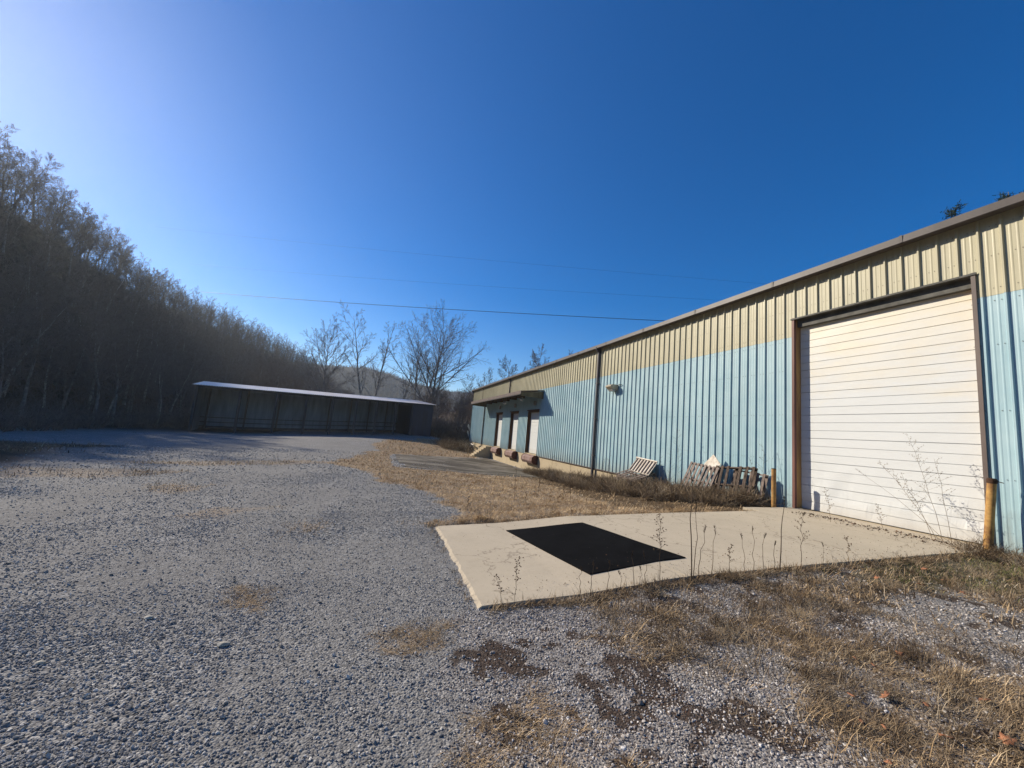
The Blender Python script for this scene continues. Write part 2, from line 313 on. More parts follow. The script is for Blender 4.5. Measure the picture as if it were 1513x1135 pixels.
def ground_mat():
    s = NT('yard_gravel_and_soil', .95, .08); P = s.geo
    def gravel(lo, mid, hi):
        v1 = s.vor(P, 62); v2 = s.vor(P, 17)
        r1 = s.sep(v1.outputs['Color'])[0]; r2 = s.sep(v2.outputs['Color'])[1]
        c = s.ramp(r1, [(0., lo), (.55, mid), (1., hi)])
        return s.mix(.3, c, s.ramp(r2, [(0., lo), (.5, mid), (1., hi)])), v1, v2
    cg, v1, v2 = gravel((.07,.067,.066), (.21,.204,.198), (.50,.485,.46))
    cp, _, _ = gravel((.08,.065,.058), (.28,.25,.23), (.58,.54,.50))
    c = s.mix(s.attr('pale'), cg, cp)
    fn = s.noise(P, 90, 5, .8); big = s.noise(P, .8, 6, .65)
    fine = s.ramp(s.noise(P, 60, 6, .9), [(.36, (.07,.065,.06)), (.5, (.21,.20,.185)), (.64, (.42,.40,.37))])
    c = s.mix(s.math('MULTIPLY', s.attr('fine'), .6), c, fine)
    c = s.mix(s.math('MULTIPLY', s.ramp(big, [(.4, 0.), (.7, 1.)]), .35), c, (.12,.115,.115))
    mid = s.noise(P, 22, 6, .75)
    def lay(c, a, lo, hi, k=1.):
        m = s.math('MULTIPLY', s.ramp(s.math('ADD', s.attr(a), s.math('MULTIPLY', s.math('SUBTRACT', mid, .5), .7)), [(.3, 0.), (.6, 1.)]), k)
        return s.mix(m, c, s.ramp(mid, [(.35, lo), (.65, hi)]))
    c = lay(c, 'straw', (.16,.11,.068), (.42,.295,.17), .8)
    c = lay(c, 'brush', (.05,.035,.022), (.14,.095,.055))
    c = lay(c, 'green', (.04,.045,.018), (.14,.10,.055), .8)
    c = lay(c, 'dark', (.022,.015,.011), (.09,.062,.046), .9)
    wood = s.ramp(s.noise(P, .5, 7, .75), [(.35, (.045,.032,.022)), (.65, (.12,.082,.052))])
    c = s.mix(s.attr('wood'), c, wood)
    s.col(c)
    h = s.math('ADD', s.math('MULTIPLY', v1.outputs['Distance'], -1.), s.math('MULTIPLY', v2.outputs['Distance'], -.5))
    h = s.math('ADD', h, s.math('MULTIPLY', fn, .35)); s.bump(h, .8, .012)
    return s.m
def build_ground():
    rs = np.concatenate([np.geomspace(.4, 60, 420), np.geomspace(62, 3000, 130)]); na = 900
    az = np.linspace(0, 2*np.pi, na, endpoint=False)
    # finer where the yard is seen
    X = (rs[:, None]*np.sin(az)[None]).ravel(); Y = (rs[:, None]*np.cos(az)[None]).ravel()
    X = np.r_[0, X]; Y = np.r_[0, Y]; Zg = ground_z(X, Y)
    m = masks(X, Y)
    i = np.arange(len(rs)-1)[:, None]; j = np.arange(na)[None]; j2 = (j+1)%na
    Fq = np.stack([1+i*na+j, 1+(i+1)*na+j, 1+(i+1)*na+j2, 1+i*na+j2], -1).reshape(-1, 4)
    Ft = np.stack([np.zeros(na, int), 1+np.arange(na), 1+(np.arange(na)+1)%na, 1+(np.arange(na)+1)%na], -1)
    F = Fq[:, ::-1]
    o = np_mesh('ground', np.stack([X, Y, Zg], -1), F, ground_mat(), {k: m[k] for k in ('straw','pale','fine','dark','brush','green','wood')}, smooth=True)
    return tag(o, 'grey gravel yard running up to wooded slopes', None, None, 'structure')
build_ground()
# ---------------------------------------------------------------- warehouse
WX = 10.75; PITCH = .3048; Y0 = 7.84; ZB = 4.84; ZT = 6.42
def rib_profile(y0, y1):
    ys = []; xs = []
    k0 = math.floor((y0-Y0)/PITCH)-1; k1 = math.ceil((y1-Y0)/PITCH)+1
    for k in range(k0, k1+1):
        c = Y0+k*PITCH
        for dy, h in ((-.030,0),(-.016,.040),(.012,.040),(.034,0),(.085,0),(.100,.004),(.112,.004),(.127,0),(.178,0),(.193,.004),(.205,.004),(.220,0)):
            ys.append(c+dy); xs.append(WX-h)
    ys = np.array(ys); xs = np.array(xs); o = np.argsort(ys); ys = ys[o]; xs = xs[o]
    inside = (ys > y0) & (ys < y1)
    return np.r_[y0, ys[inside], y1], np.r_[np.interp(y0, ys, xs), xs[inside], np.interp(y1, ys, xs)]
def panels(name, segs, mat, parent, off=0., zs=None):
    V = []; F = []
    for y0, y1, z0, z1 in segs:
        py, px = rib_profile(y0, y1); nz = 2
        o = len(V)
        for z in (z0, z1):
            for x, y in zip(px, py): V.append((x-off, y, z))
        n = len(py)
        for i in range(n-1): F.append((o+i, o+i+1, o+n+i+1, o+n+i))
        # back face: a sheet 4 cm behind closes the siding
    V = np.array(V); F = np.array(F)
    b = V.copy(); b[:, 0] = WX+.03
    return np_mesh(name, np.r_[V, b], np.r_[F, F[:, ::-1]+len(V)], mat, parent=parent)
DOCKS = [(26.5, 28.95), (31.0, 33.3), (35.6, 37.9)]; DZ0, DZ1 = .06, 3.3
YA, YB = -10., 49.4
wh = empty('warehouse', (WX, 20, 0), 'long metal warehouse with ribbed blue siding, a tan upper band and a concrete foundation', 'warehouse')
blue = [(YA, 4.30, 0, ZB), (Y0, 26.5, 0, ZB), (28.95, 31.0, 0, ZB), (33.3, 35.6, 0, ZB), (37.9, YB, 0, ZB)]+[(a, b, DZ1, ZB) for a, b in DOCKS]
panels('lower_siding', blue, M_BLUE, wh)
panels('upper_siding', [(YA, 4.30, ZB-.03, ZT), (4.30, Y0, 5.29, ZT), (Y0, YB, ZB-.03, ZT)], M_TAN, wh, off=.004)
f = MB(); f.box(WX+.032, WX+.5, YA, 4.28, -1.9, -.003); f.box(WX+.032, WX+.5, 4.28, 7.86, -1.9, .10); f.box(WX+.032, WX+.5, 7.86, YB-.02, -1.9, -.003); f.box(WX+.5, 50, YB-.32, YB-.02, -1.9, -.003)
f.build('foundation', M_FOUND, wh)
t = MB()
t.box(WX-.05, WX+.03, YA, 4.28, -.035, -.005); t.box(WX-.05, WX+.03, 7.86, 26.48, -.035, -.005)
t.build('base_flashing', M_TRIM, wh)
sc = MB()
for k in range(int((4.3-YB)/PITCH), int((4.25-YA)/PITCH)):
    y = Y0-k*PITCH
    for z in (.12, 1.35, 2.6, 3.85, 4.70, 4.95, 5.6, 6.2):
        if (4.2 < y < 7.9 and z < 5.35) or any(a-.1 < y < b+.1 and z < 3.5 for a, b in DOCKS): continue
        for dy in (.06, .15): sc.box(WX-.012, WX-.001, y+dy-.005, y+dy+.005, z-.005, z+.005)
sc = sc.build('fasteners', M_TRIM, wh, recalc=False); sc['kind'] = 'stuff'
# roof, eave gutter, fascia
r = MB(); r.prism([(10.55, 6.50), (30.5, 7.9), (50.4, 6.5), (50.4, 6.56), (30.5, 7.96), (10.55, 6.56)], YA-.2, YB+.12); r.build('roof', M_ROOF, wh)
g = MB(); g.prism([(10.45, 6.36), (10.46, 6.52), (10.49, 6.535), (10.49, 6.51), (10.62, 6.50), (10.62, 6.34), (10.47, 6.34)], YA-.2, YB+.12)
for y in np.arange(YA, YB, 3.05): g.box(10.444, 10.45, y-.03, y+.03, 6.36, 6.525)
g.build('gutter', M_GUT, wh)
s_ = MB(); s_.box(10.62, WX+.03, YA-.2, YB+.12, 6.40, 6.46); s_.build('soffit', M_TRIM, wh)
e = MB(); e.box(WX-.012, 50.2, YB, YB+.05, 0, 6.3); e.box(WX-.02, 50.2, YA-.06, YA-.01, 0, 6.3); e.box(50.2, 50.25, YA, YB, 0, 6.4); e.build('end_siding', M_BLUE, wh)
c = MB(); c.box(WX-.055, WX-.01, YB-.10, YB+.06, -.03, 6.38); c.build('corner_trim', M_TRIM, wh)
# big opening
tr = MB()
tr.box(WX-.055, WX-.045, Y0-.005, Y0+.06, .07, 5.34); tr.box(WX-.045, WX+.03, Y0-.005, Y0+.006, .07, 5.34)
tr.build('door_trim', simple('reddish_door_trim', (.20,.09,.07), .3, 4, .5, True), wh)
tr = MB(); tr.box(WX-.055, WX-.045, 4.24, 4.305, .07, 5.34); tr.box(WX-.045, WX+.03, 4.292, 4.305, .07, 5.34); tr.build('door_trim', M_TRIM, wh)
tr = MB(); tr.box(WX-.075, WX-.045, 4.22, Y0+.08, 5.285, 5.325); tr.box(WX-.045, WX+.03, 4.24, Y0+.06, 5.285, 5.30); tr.build('drip_trim', M_HEADER, wh)
j = MB(); j.box(WX+.03, WX+.33, Y0-.004, Y0+.08, .10, 5.28); j.build('jamb', M_JAMB, wh)
j = MB(); j.box(WX+.03, WX+.33, 4.22, 4.304, .10, 5.28); j.build('jamb', M_JAMB, wh)
hd = MB(); hd.box(WX+.03, WX+.33, 4.22, Y0+.08, 5.28, 5.36); hd.box(WX+.08, WX+.3, 4.31, Y0-.01, 5.08, 5.279); hd.build('header', M_HEADER, wh)
def sectional_door(name, x, y0, y1, z0, z1, pitch, mat, parent, dent=0., ny=70):
    rows = []; z = z0; k = 0
    while z < z1-1e-3:
        deep = .024 if k % 3 == 0 else .013
        top = min(z+pitch, z1)
        for dz, dx in ((0, deep), (.009, deep), (.0115, 0), (pitch-.0015, 0)):
            if z+dz < top: rows.append((z+dz, dx))
        z += pitch; k += 1
    rows.append((z1, 0)); rows = np.array(rows); ys = np.linspace(y0, y1, ny)
    Yg, Zg = np.meshgrid(ys, rows[:, 0]); Xg = x+np.repeat(rows[:, 1][:, None], ny, 1)
    if dent:
        low = 1-sstep(Zg, .5, 1.5); Xg = Xg+low*dent*(fbm(Yg*2.2, Zg*3.5, 60)-.5)*2 + (fbm(Yg*.8, Zg*1.2, 61)-.5)*dent*.35
    V = np.stack([Xg, Yg, Zg], -1).reshape(-1, 3); n = len(rows)
    i = np.arange(n-1)[:, None]; q = np.arange(ny-1)[None]
    F = np.stack([i*ny+q, (i+1)*ny+q, (i+1)*ny+q+1, i*ny+q+1], -1).reshape(-1, 4)[:, ::-1]
    B = V.copy(); B[:, 0] = x+.06
    return np_mesh(name, np.r_[V, B], np.r_[F, F[:, ::-1]+len(V)], mat, parent=parent)
bd = sectional_door('overhead_door', WX+.20, 4.31, Y0-.008, .105, 5.09, .2075, M_DOOR, wh, .03)
gs = MB(); gs.box(WX+.185, WX+.24, 4.31, Y0-.01, .075, .10); gs.build('door_seal', M_CABLE, bd)
for q, (a, b) in enumerate(DOCKS):
    dd = sectional_door('dock_door', WX+.26, a+.06, b-.06, DZ0+.02, DZ1-.12, .26, M_DOOR, wh, 0, 12)
    j = MB(); j.box(WX+.031, WX+.5, b-.005, b+.06, DZ0-.05, DZ1); j.box(WX+.16, WX+.26, b-.10, b-.006, DZ0, DZ1-.13); j.build('dock_jamb', M_WOODJ, wh)
    j = MB(); j.box(WX+.031, WX+.5, a-.06, a+.005, DZ0-.05, DZ1); j.box(WX+.16, WX+.26, a+.006, a+.1, DZ0, DZ1-.13); j.build('dock_jamb', M_WOODJ, wh)
    j = MB(); j.box(WX+.032, WX+.5, a, b, DZ1-.12, DZ1+.04); j.box(WX-.055, WX-.04, a-.08, b+.08, DZ1-.02, DZ1+.06); j.build('dock_header', M_WOODJ, wh)
    j = MB(); j.box(WX-.02, WX+.55, a, b, DZ0-.06, DZ0-.003); j.build('dock_sill', M_FOUND, wh)
# awning over the docks (a part of the warehouse)
AY0, AY1, AX = 25.9, 42.0, 9.0
aw = MB(); aw.prism([(AX-.02, 4.42), (WX-.045, 4.66), (WX-.045, 4.70), (AX-.02, 4.46)], AY0-.05, AY1+.05); aw = aw.build('awning', M_TRIM, wh)
w = MB(); w.box(AX-.05, AX+.0, AY0-.06, AY1+.06, 4.26, 4.475); w.build('awning_fascia', M_TRIM, aw)
w = MB(); w.box(AX-.045, AX-.01, AY0-.05, AY1+.05, 4.20, 4.25); w.build('awning_gutter', M_GUT, aw)
for y in (AY0+.02, AY1-.06):
    w = MB(); w.prism([(AX+.04, 4.12), (WX-.05, 4.06), (WX-.05, 4.56), (AX+.04, 4.36)], y, y+.04); w.build('awning_end_panel', M_SOFF, aw)
for y in np.arange(AY0+1.9, AY1-.5, 2.0):
    MB().prism([(AX+.01, 4.26), (WX-.04, 4.30), (WX-.04, 4.62), (AX+.01, 4.40)], y, y+.09).build('rafter', M_DARKW, aw)
# stairs at the far dock
st = MB()
N = 7
for k in range(N):
    x1 = WX-.35-.22*k; st.box(x1-.22, x1+.001 if k else WX-.0, 38.75, 40.1, -1.6, -.06-.165*k)
st = st.build('concrete_steps', M_FOUND); tag(st, 'concrete steps climbing to the far end of the loading dock', 'steps')
# dock bumpers
for q, (a, b) in enumerate(DOCKS):
    lab = ['rust brown dock leveller housing under the nearest dock door', 'rust brown dock leveller housing under the middle dock door', 'rust brown dock leveller housing under the farthest dock door'][q]
    e = empty('dock_leveller', (WX, (a+b)/2, -.7), lab, 'dock leveller', 'levellers under the dock doors')
    x = WX; pr = [(x+.02, .0), (x-.26, -.01), (x-.42, -.15), (x-.44, -.40), (x-.30, -.58), (x+.02, -.62)]; a, b = a-.15, b-.75
    m = MB(); m.prism(pr, a-.05, b+.15); m.build('housing', M_BUMP, e)
    for y0, y1 in ((a-.13, a-.055), (b+.155, b+.23)):
        m = MB(); cx, cz = x-.21, -.31
        pl = [(cx+(px-cx)*1.05, cz+(pz-cz)*1.06) for px, pz in pr]; pl = [(min(p[0], x+.015), p[1]) for p in pl]
        m.prism(pl, y0, y1)
        m.build('end_plate', M_RUST, e)
    m = MB(); m.box(x-.10, x-.002, b+.3, b+.55, -.55, -.1); m.build('rubber_bumper', M_RUST, e)
# downpipes
def downpipe(y, z0, z1, lab, elbow=True, w=.055, x=WX-.10):
    e = empty('downpipe', (x, y, z0), lab, 'downpipe', 'downpipes on the warehouse wall')
    m = MB(); m.box(x-w, x+w, y-w, y+w, z0+.15, z1); m.build('pipe', M_DPIPE, e)
    if elbow: MB().tube([(x, y, z0+.22), (x-.02, y, z0+.10), (x-.25, y, z0)], [.06, .06, .065], 8).build('elbow', M_DPIPE, e)
    if z1 > 5: MB().prism([(x-w-.02, z1-.25), (x+w, z1-.25), (x+w, z1-.04), (x-.22, z1+.04), (x-.22, z1-.06)], y-w-.004, y+w+.004).build('outlet', M_DPIPE, e)
    for z in np.arange(z0+1.2, z1-.3, 1.9): MB().box(x-w-.006, x+w+.045, y-w-.05, y+w+.05, z, z+.03).build('bracket', M_TRIM, e)
downpipe(18.4, -.55, 6.38, 'dark full-height downpipe on the open blue wall nearest the camera')
downpipe(33.9, 4.55, 6.38, 'short brown downpipe on the tan band above the dock awning', False)
downpipe(42.6, -.35, 4.75, 'dark downpipe beside the steps at the far end of the dock')
downpipe(49.15, -.7, 6.38, 'slim downpipe at the far corner of the warehouse', True, .04)
# tall conduit up the tan band
m = MB(); m.tube([(WX-.06, 44.2, 4.3), (WX-.06, 44.2, 7.6)], .025, 6); m.tube([(WX-.06, 44.2, 7.6), (WX-.2, 44.2, 7.72), (WX-.3, 44.2, 7.6)], .03, 6)
tag(m.build('service_mast', M_DPIPE), 'thin dark electrical mast rising above the gutter near the far corner', 'mast')
# wall lamp
e = empty('wall_lamp', (WX, 16.75, 4.05), 'faded tan box lamp high on the blue wall', 'lamp')
x = WX-.04
m = MB(); m.prism([(x, 3.96), (x-.32, 4.0), (x-.42, 4.10), (x-.42, 4.16), (x-.30, 4.22), (x, 4.22)], 16.50, 16.98); m.build('housing', M_FIX, e, .012)
m = MB(); m.prism([(x-.30, 3.985), (x-.05, 3.955), (x-.07, 3.90), (x-.24, 3.90)], 16.55, 16.93); m.build('lens', M_GLASSD, e)
m = MB(); m.tube([(x, 16.2, 4.2), (x-.05, 16.35, 4.21), (x-.06, 16.52, 4.17)], .018, 6); m.build('conduit', M_DPIPE, e)
# dock lamps under the awning
for y, z, lab in ((27.2, 3.98, 'round grey dock lamp hung under the near end of the awning'), (31.3, 3.92, 'round grey dock lamp hung under the middle of the awning')):
    e = empty('dock_lamp', (9.6, y, z+.2), lab, 'lamp', 'dock lamps under the awning')
    m = MB(); m.tube([(9.6, y, 4.5), (9.6, y, z+.1)], .02, 6); m.build('stem', M_TRIM, e)
    m = MB(); m.tube([(9.6, y, z+.16), (9.56, y, z+.1), (9.52, y, z), (9.48, y, z-.09)], [.05, .09, .14, .16], 12); m.build('shade', M_GLASSD, e, smooth=False)
for y, lab in ((27.3, 'small pale box on the shaded wall above the nearest dock door'), (31.9, 'small pale box on the shaded wall above the middle dock door'), (36.5, 'small pale box on the shaded wall above the farthest dock door')):
    m = MB(); m.box(WX-.16, WX-.038, y-.14, y+.14, 3.66, 3.98); m.box(WX-.175, WX-.16, y-.11, y+.11, 3.69, 3.95); tag(m.build('junction_box', M_GLASSD, bevel=.01), lab, 'box', 'boxes above the dock doors')
# white pipe and scraps at the far corner
m = MB(); m.tube([(WX-.75, 43.6, -.30), (WX-.5, 44.4, -.27), (WX-.35, 46.5, -.2)], .07, 8); tag(m.build('plastic_pipe', M_WHITE), 'white plastic pipe lying at the foot of the wall by the steps', 'pipe')
for z, lab in ((1.25, 'torn white plastic flapping at the far warehouse corner, upper scrap'), (.45, 'torn white plastic flapping at the far warehouse corner, lower scrap')):
    m = MB(); o = WX-.30
    for k in range(5):
        a = k*.12; m.add([(o+a*.6, 49.62+.05*math.sin(k*2), z+.9-k*.16), (o+.16+a*.5, 49.66, z+.8-k*.15), (o+.10+a*.4, 49.60+.06*math.cos(k), z+.55-k*.13), (o-.05+a*.5, 49.64, z+.6-k*.14)], [(0,1,2,3)])
    q = m.build('plastic_scrap', M_WHITE); sm = q.modifiers.new('thick', 'SOLIDIFY'); sm.thickness = .015; tag(q, lab, 'plastic scrap', 'white plastic scraps')

# ---------------------------------------------------------------- concrete ramp and black mat
def pad_z(x, y): return np.interp(x, [1.0,2.3,3.8,6.3,8.9,10.7,11.1], [-.40,-.325,-.165,-.045,.055,.095,.10])
def slab(name, x0, x1, y0, y1, ragged=0., label=''):
    nx = max(4, int((x1-x0)/.08)); ny = max(4, int((y1-y0)/(.03 if ragged else .08))); xs = np.linspace(0, 1, nx); ys = np.linspace(0, 1, ny)
    U, Vv = np.meshgrid(xs, ys); Yg = y0+(y1-y0)*Vv; xl = x0+ragged*((fbm(Yg*2.3, Yg*0, 70, 5)-.5)*1.6+(fbm(Yg*17, Yg*0, 69, 4)-.5)*.9); X = xl+(x1-xl)*U
    Yg = Yg+np.where(Vv == 0, (fbm(X*7, X*0, 71)-.5)*.03, 0)
    Zt = pad_z(X, Yg)+(fbm(X*.7, Yg*.7, 72)-.5)*.012
    if ragged: Zt = Zt-(1-sstep(U, 0, .03))*.05*(.4+fbm(Yg*6, X*6, 73))
    Vt = np.stack([X, Yg, Zt], -1).reshape(-1, 3); Vb = Vt.copy(); Vb[:, 2] -= .3
    i = np.arange(ny-1)[:, None]; q = np.arange(nx-1)[None]
    Ft = np.stack([i*nx+q, i*nx+q+1, (i+1)*nx+q+1, (i+1)*nx+q], -1).reshape(-1, 4)
    ring = list(range(nx))+[k*nx+nx-1 for k in range(1, ny)]+[(ny-1)*nx+k for k in range(nx-2, -1, -1)]+[k*nx for k in range(ny-2, 0, -1)]
    n = len(Vt); Fs = np.array([(ring[k], n+ring[k], n+ring[(k+1)%len(ring)], ring[(k+1)%len(ring)]) for k in range(len(ring))])
    return np_mesh(name, np.r_[Vt, Vb], np.r_[Ft, Fs], M_CONC)
for x0, x1, rg, lab in ((1.13, 3.80, .045, 'pale concrete slab with a crumbling edge, at the gravel end of the ramp'), (3.812, 7.4, 0, 'pale concrete slab in the middle of the ramp'), (7.412, 10.93, 0, 'pale concrete slab of the ramp running up to the big white door')):
    tag(slab('ramp_slab', x0, x1, 4.15, 7.47, rg), lab, 'concrete slab', 'slabs of the concrete ramp')
q = slab('ramp_slab', 9.0, 10.93, 7.48, 7.93); tag(q, 'narrow concrete strip of the ramp beside the left door jamb', 'concrete slab', 'slabs of the concrete ramp')
mc = [(2.72, 4.60), (4.33, 4.74), (3.84, 6.88), (2.33, 6.88)]
V = []; n = 16
for i in range(n+1):
    for k in range(n+1):
        u = i/n; v = k/n; a = Vector(mc[0])*(1-u)+Vector(mc[1])*u; b = Vector(mc[3])*(1-u)+Vector(mc[2])*u; p = a*(1-v)+b*v
        V.append((p.x, p.y, float(pad_z(p.x, p.y))+.014+.003*math.sin(p.x*5)*math.cos(p.y*4)))
V = np.array(V); F = np.array([(i*(n+1)+k, (i+1)*(n+1)+k, (i+1)*(n+1)+k+1, i*(n+1)+k+1) for i in range(n) for k in range(n)])
ring = [i*(n+1) for i in range(n+1)]+[n*(n+1)+k for k in range(1, n+1)]+[i*(n+1)+n for i in range(n-1, -1, -1)]+[k for k in range(n-1, 0, -1)]
B = V.copy(); B[:, 2] -= .02
mat_o = np_mesh('rubber_mat', np.r_[V, B], np.r_[F, [(ring[k], len(V)+ring[k], len(V)+ring[(k+1)%len(ring)], ring[(k+1)%len(ring)]) for k in range(len(ring))]], M_RUB)
tag(mat_o, 'large flat black mat lying on the concrete ramp', 'mat')
# old dock apron
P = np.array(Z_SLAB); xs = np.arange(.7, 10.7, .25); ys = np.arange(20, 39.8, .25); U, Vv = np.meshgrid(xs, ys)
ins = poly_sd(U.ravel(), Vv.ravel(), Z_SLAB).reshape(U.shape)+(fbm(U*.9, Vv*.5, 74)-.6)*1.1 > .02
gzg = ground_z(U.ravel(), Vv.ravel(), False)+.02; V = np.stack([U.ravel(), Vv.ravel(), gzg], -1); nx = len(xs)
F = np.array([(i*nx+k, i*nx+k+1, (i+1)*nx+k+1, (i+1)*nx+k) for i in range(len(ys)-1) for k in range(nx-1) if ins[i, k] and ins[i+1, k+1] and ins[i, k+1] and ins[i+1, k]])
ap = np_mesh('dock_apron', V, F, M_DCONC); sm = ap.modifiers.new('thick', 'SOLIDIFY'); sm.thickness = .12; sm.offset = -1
tag(ap, 'grey concrete apron with dark blotches in front of the loading dock', 'concrete slab')

# ---------------------------------------------------------------- bollards
def bollard(x, y, h, r, lean, lab, rustcap):
    z = gz(x, y)-.15; e = empty('bollard', (x, y, z+.15), lab, 'bollard', 'yellow bollards beside the big door')
    d = Vector((lean[0], lean[1], 1)); m = MB(); n = 14
    m.tube([Vector((x, y, z))+d*(h*t) for t in (0, .15, .4, .7, .97, 1.)], [r, r*1.02, r, r*1.01, r, r*.96], 20); m.build('post', M_YEL, e, smooth=True).data.set_sharp_from_angle(angle=R(40))
    m = MB()
    if rustcap:
        m.tube([Vector((x, y, z))+d*(h*1.0+t) for t in (-.07, 0, .0, .018)], [r*1.14, r*1.14, r*1.08, r*.9], 20); m.tube([Vector((x, y, z))+d*(h*.99), Vector((x+.0, y-.26, z+h*.965))], .008, 5)
        m.build('rusted_collar', M_CAP, e)
    else:
        m.tube([Vector((x, y, z))+d*(h*1.0+t) for t in (-.012, .012)], [r*1.03, r*.9], 20); m.build('cap', M_CAP, e)
bollard(10.28, 8.10, 1.20, .056, (0, 0), 'straight yellow bollard left of the big white door beside the pallets', False)
bollard(10.40, 4.20, 1.42, .060, (-.0, -.085), 'leaning yellow bollard with a rusty collar right of the big white door', True)

# ---------------------------------------------------------------- pallets
def pallet(lab, M, wood, L=1.22, W=1.0, nb=7, miss=(), group='wooden pallets against the wall'):
    e = empty('pallet', M.to_translation(), lab, 'pallet', group)
    bpy.context.view_layer.update()
    rr = random.Random(hash(lab) % 1000 if False else len(lab))
    for k, x in enumerate((-L/2+.02, -.02, L/2-.06)):
        m = MB(); m.box(x, x+.04, -W/2, W/2, 0, .095, M); m.build('stringer', wood, e)
    for k in range(nb):
        if k in miss: continue
        y = -W/2+(W-.09)*k/(nb-1); j = rr.uniform(-.01, .01)
        m = MB(); m.box(-L/2, L/2, y+j, y+.085+j, .097, .113, M @ Matrix.Rotation(rr.uniform(-.02, .02), 4, 'Z')); m.build('deck_board', wood, e)
    for y in (-W/2, -.045, W/2-.09):
        m = MB(); m.box(-L/2, L/2, y, y+.09, -.018, -.002, M); m.build('bottom_board', wood, e)
def lean(x, y, z, tilt, spin, yaw=0.):
    # pallet plane leaning against the wall: local X up the slope, local Y along the wall, local Z out to the yard
    A = Matrix(((0, 0, -1), (0, 1, 0), (1, 0, 0))).to_4x4()
    return Matrix.Translation((x, y, z)) @ Matrix.Rotation(yaw, 4, 'Z') @ Matrix.Rotation(tilt, 4, 'Y') @ Matrix.Rotation(spin, 4, 'X') @ A
pallet('grey slatted pallet leaning on the wall, left one of the leaning pair', lean(10.12, 10.55, .38, R(24), R(4)), M_GREYW, 1.16, 1.25, 8)
pallet('dark brown weed-covered pallet leaning on the wall nearest the bollard', lean(10.22, 9.35, .42, R(22), R(-5), R(4)), M_DARKW, 1.2, 1.3, 7, (3,))
pallet('pallet standing close to the wall behind the leaning pair', lean(10.48, 9.05, .36, R(10), R(3), R(-3)), M_GREYW, 1.1, 1.1, 6)
flat = lambda x, y, z, tx, ty, rz: Matrix.Translation((x, y, z)) @ Matrix.Rotation(rz, 4, 'Z') @ Matrix.Rotation(tx, 4, 'X') @ Matrix.Rotation(ty, 4, 'Y')
pallet('grey pallet lying at the bottom of the heap by the wall', flat(10.0, 14.1, -.30, R(2), R(-5), R(4)), M_GREYW, 1.1, 1.5, 8, (), 'pallets heaped by the wall')
pallet('grey pallet lying tilted in the middle of the heap by the wall', flat(10.05, 14.0, -.10, R(3), R(-10), R(-6)), M_GREYW, 1.05, 1.4, 7, (), 'pallets heaped by the wall')
pallet('pale pallet lying on top of the heap below the white board', flat(10.1, 13.95, .14, R(4), R(-18), R(3)), M_GREYW, 1.0, 1.3, 7, (2,), 'pallets heaped by the wall')
e = empty('slatted_board', (10.3, 13.9, .3), 'white slatted board propped up on the pallet heap against the wall', 'board')
M = Matrix.Translation((10.36, 13.9, .52)) @ Matrix.Rotation(R(3), 4, 'X') @ Matrix.Rotation(R(36), 4, 'Y')
m = MB(); m.box(-.012, .012, -.66, .66, -.30, .36, M); m.build('board', M_WHITE, e)
m = MB(); m.box(-.06, -.014, -.68, .68, .33, .38, M); m.build('top_rail', M_WHITE, e)
for k in range(7):
    m = MB(); m.box(-.05, -.014, -.60+k*.19, -.55+k*.19, -.28, .325, M); m.build('slat', M_GREYW, e)
M = Matrix.Translation((10.42, 10.35, .98)) @ Matrix.Rotation(R(14), 4, 'Y') @ Matrix.Rotation(R(40), 4, 'X')
m = MB(); m.box(-.01, .01, -.24, .24, -.24, .24, M); tag(m.build('white_panel', M_WHITE), 'white board corner poking up behind the leaning grey pallet', 'board')

# ---------------------------------------------------------------- open shed
SL, SR = np.array([-18.4, 48.0]), np.array([6.33, 54.2]); SB = np.array([-.243, .970])*7.
sh = empty('open_shed', (-6, 51, -.4), 'long open-fronted shed with a pale ribbed metal roof below the wooded hill', 'shed')
def sp(u, v, z): p = SL+(SR-SL)*u+SB*v; return (p[0], p[1], z)
def ez(u): return 3.64+(4.42-3.64)*u
def bz(u, v=0): p = SL+(SR-SL)*u+SB*v; return gz(*p)
V = []; F = []; nr = 240
for i in range(nr+1):
    u = -.012+1.024*i/nr; up = (i % 2)*.035
    for v, dz in ((-.09, -.06), (1.02, .74)): V.append(sp(u, v, ez(u)+dz+up))
n = len(V); V += [(x, y, z-.03) for x, y, z in V]
for i in range(nr): F.append((2*i, 2*i+2, 2*i+3, 2*i+1)); F.append((n+2*i, n+2*i+1, n+2*i+3, n+2*i+2)); F.append((2*i, n+2*i, n+2*i+2, 2*i+2))
F += [(0, 1, n+1, n), (2*nr, n+2*nr, n+2*nr+1, 2*nr+1)]
np_mesh('roof', np.array(V), np.array(F), M_ROOFM, parent=sh)
def shed_quad(name, a, b, mat, th=.05, z=None, par=sh):
    (u0, v0), (u1, v1) = a, b; d = (SR-SL)*(u1-u0)+SB*(v1-v0); L = np.hypot(*d); nrm = np.array([d[1], -d[0]])/L*th
    m = MB(); k = max(2, int(L/2)); 
    P0 = [np.array(sp(u0+(u1-u0)*t, v0+(v1-v0)*t, 0))[:2] for t in np.linspace(0, 1, k+1)]
    vs = []
    for t, p in zip(np.linspace(0, 1, k+1), P0):
        u = u0+(u1-u0)*t; v = v0+(v1-v0)*t; lo, hi = z(u, v)
        for q in (p, p+nrm): vs += [(q[0], q[1], lo), (q[0], q[1], hi)]
    fs = []
    for i in range(k):
        o = i*4; fs += [(o, o+1, o+5, o+4), (o+2, o+6, o+7, o+3), (o+1, o+3, o+7, o+5), (o, o+4, o+6, o+2)]
    fs += [(0, 2, 3, 1), (k*4, k*4+1, k*4+3, k*4+2)]
    m.add(vs, fs); return m.build(name, mat, par)
top = lambda u, v: ez(u)+.70*v
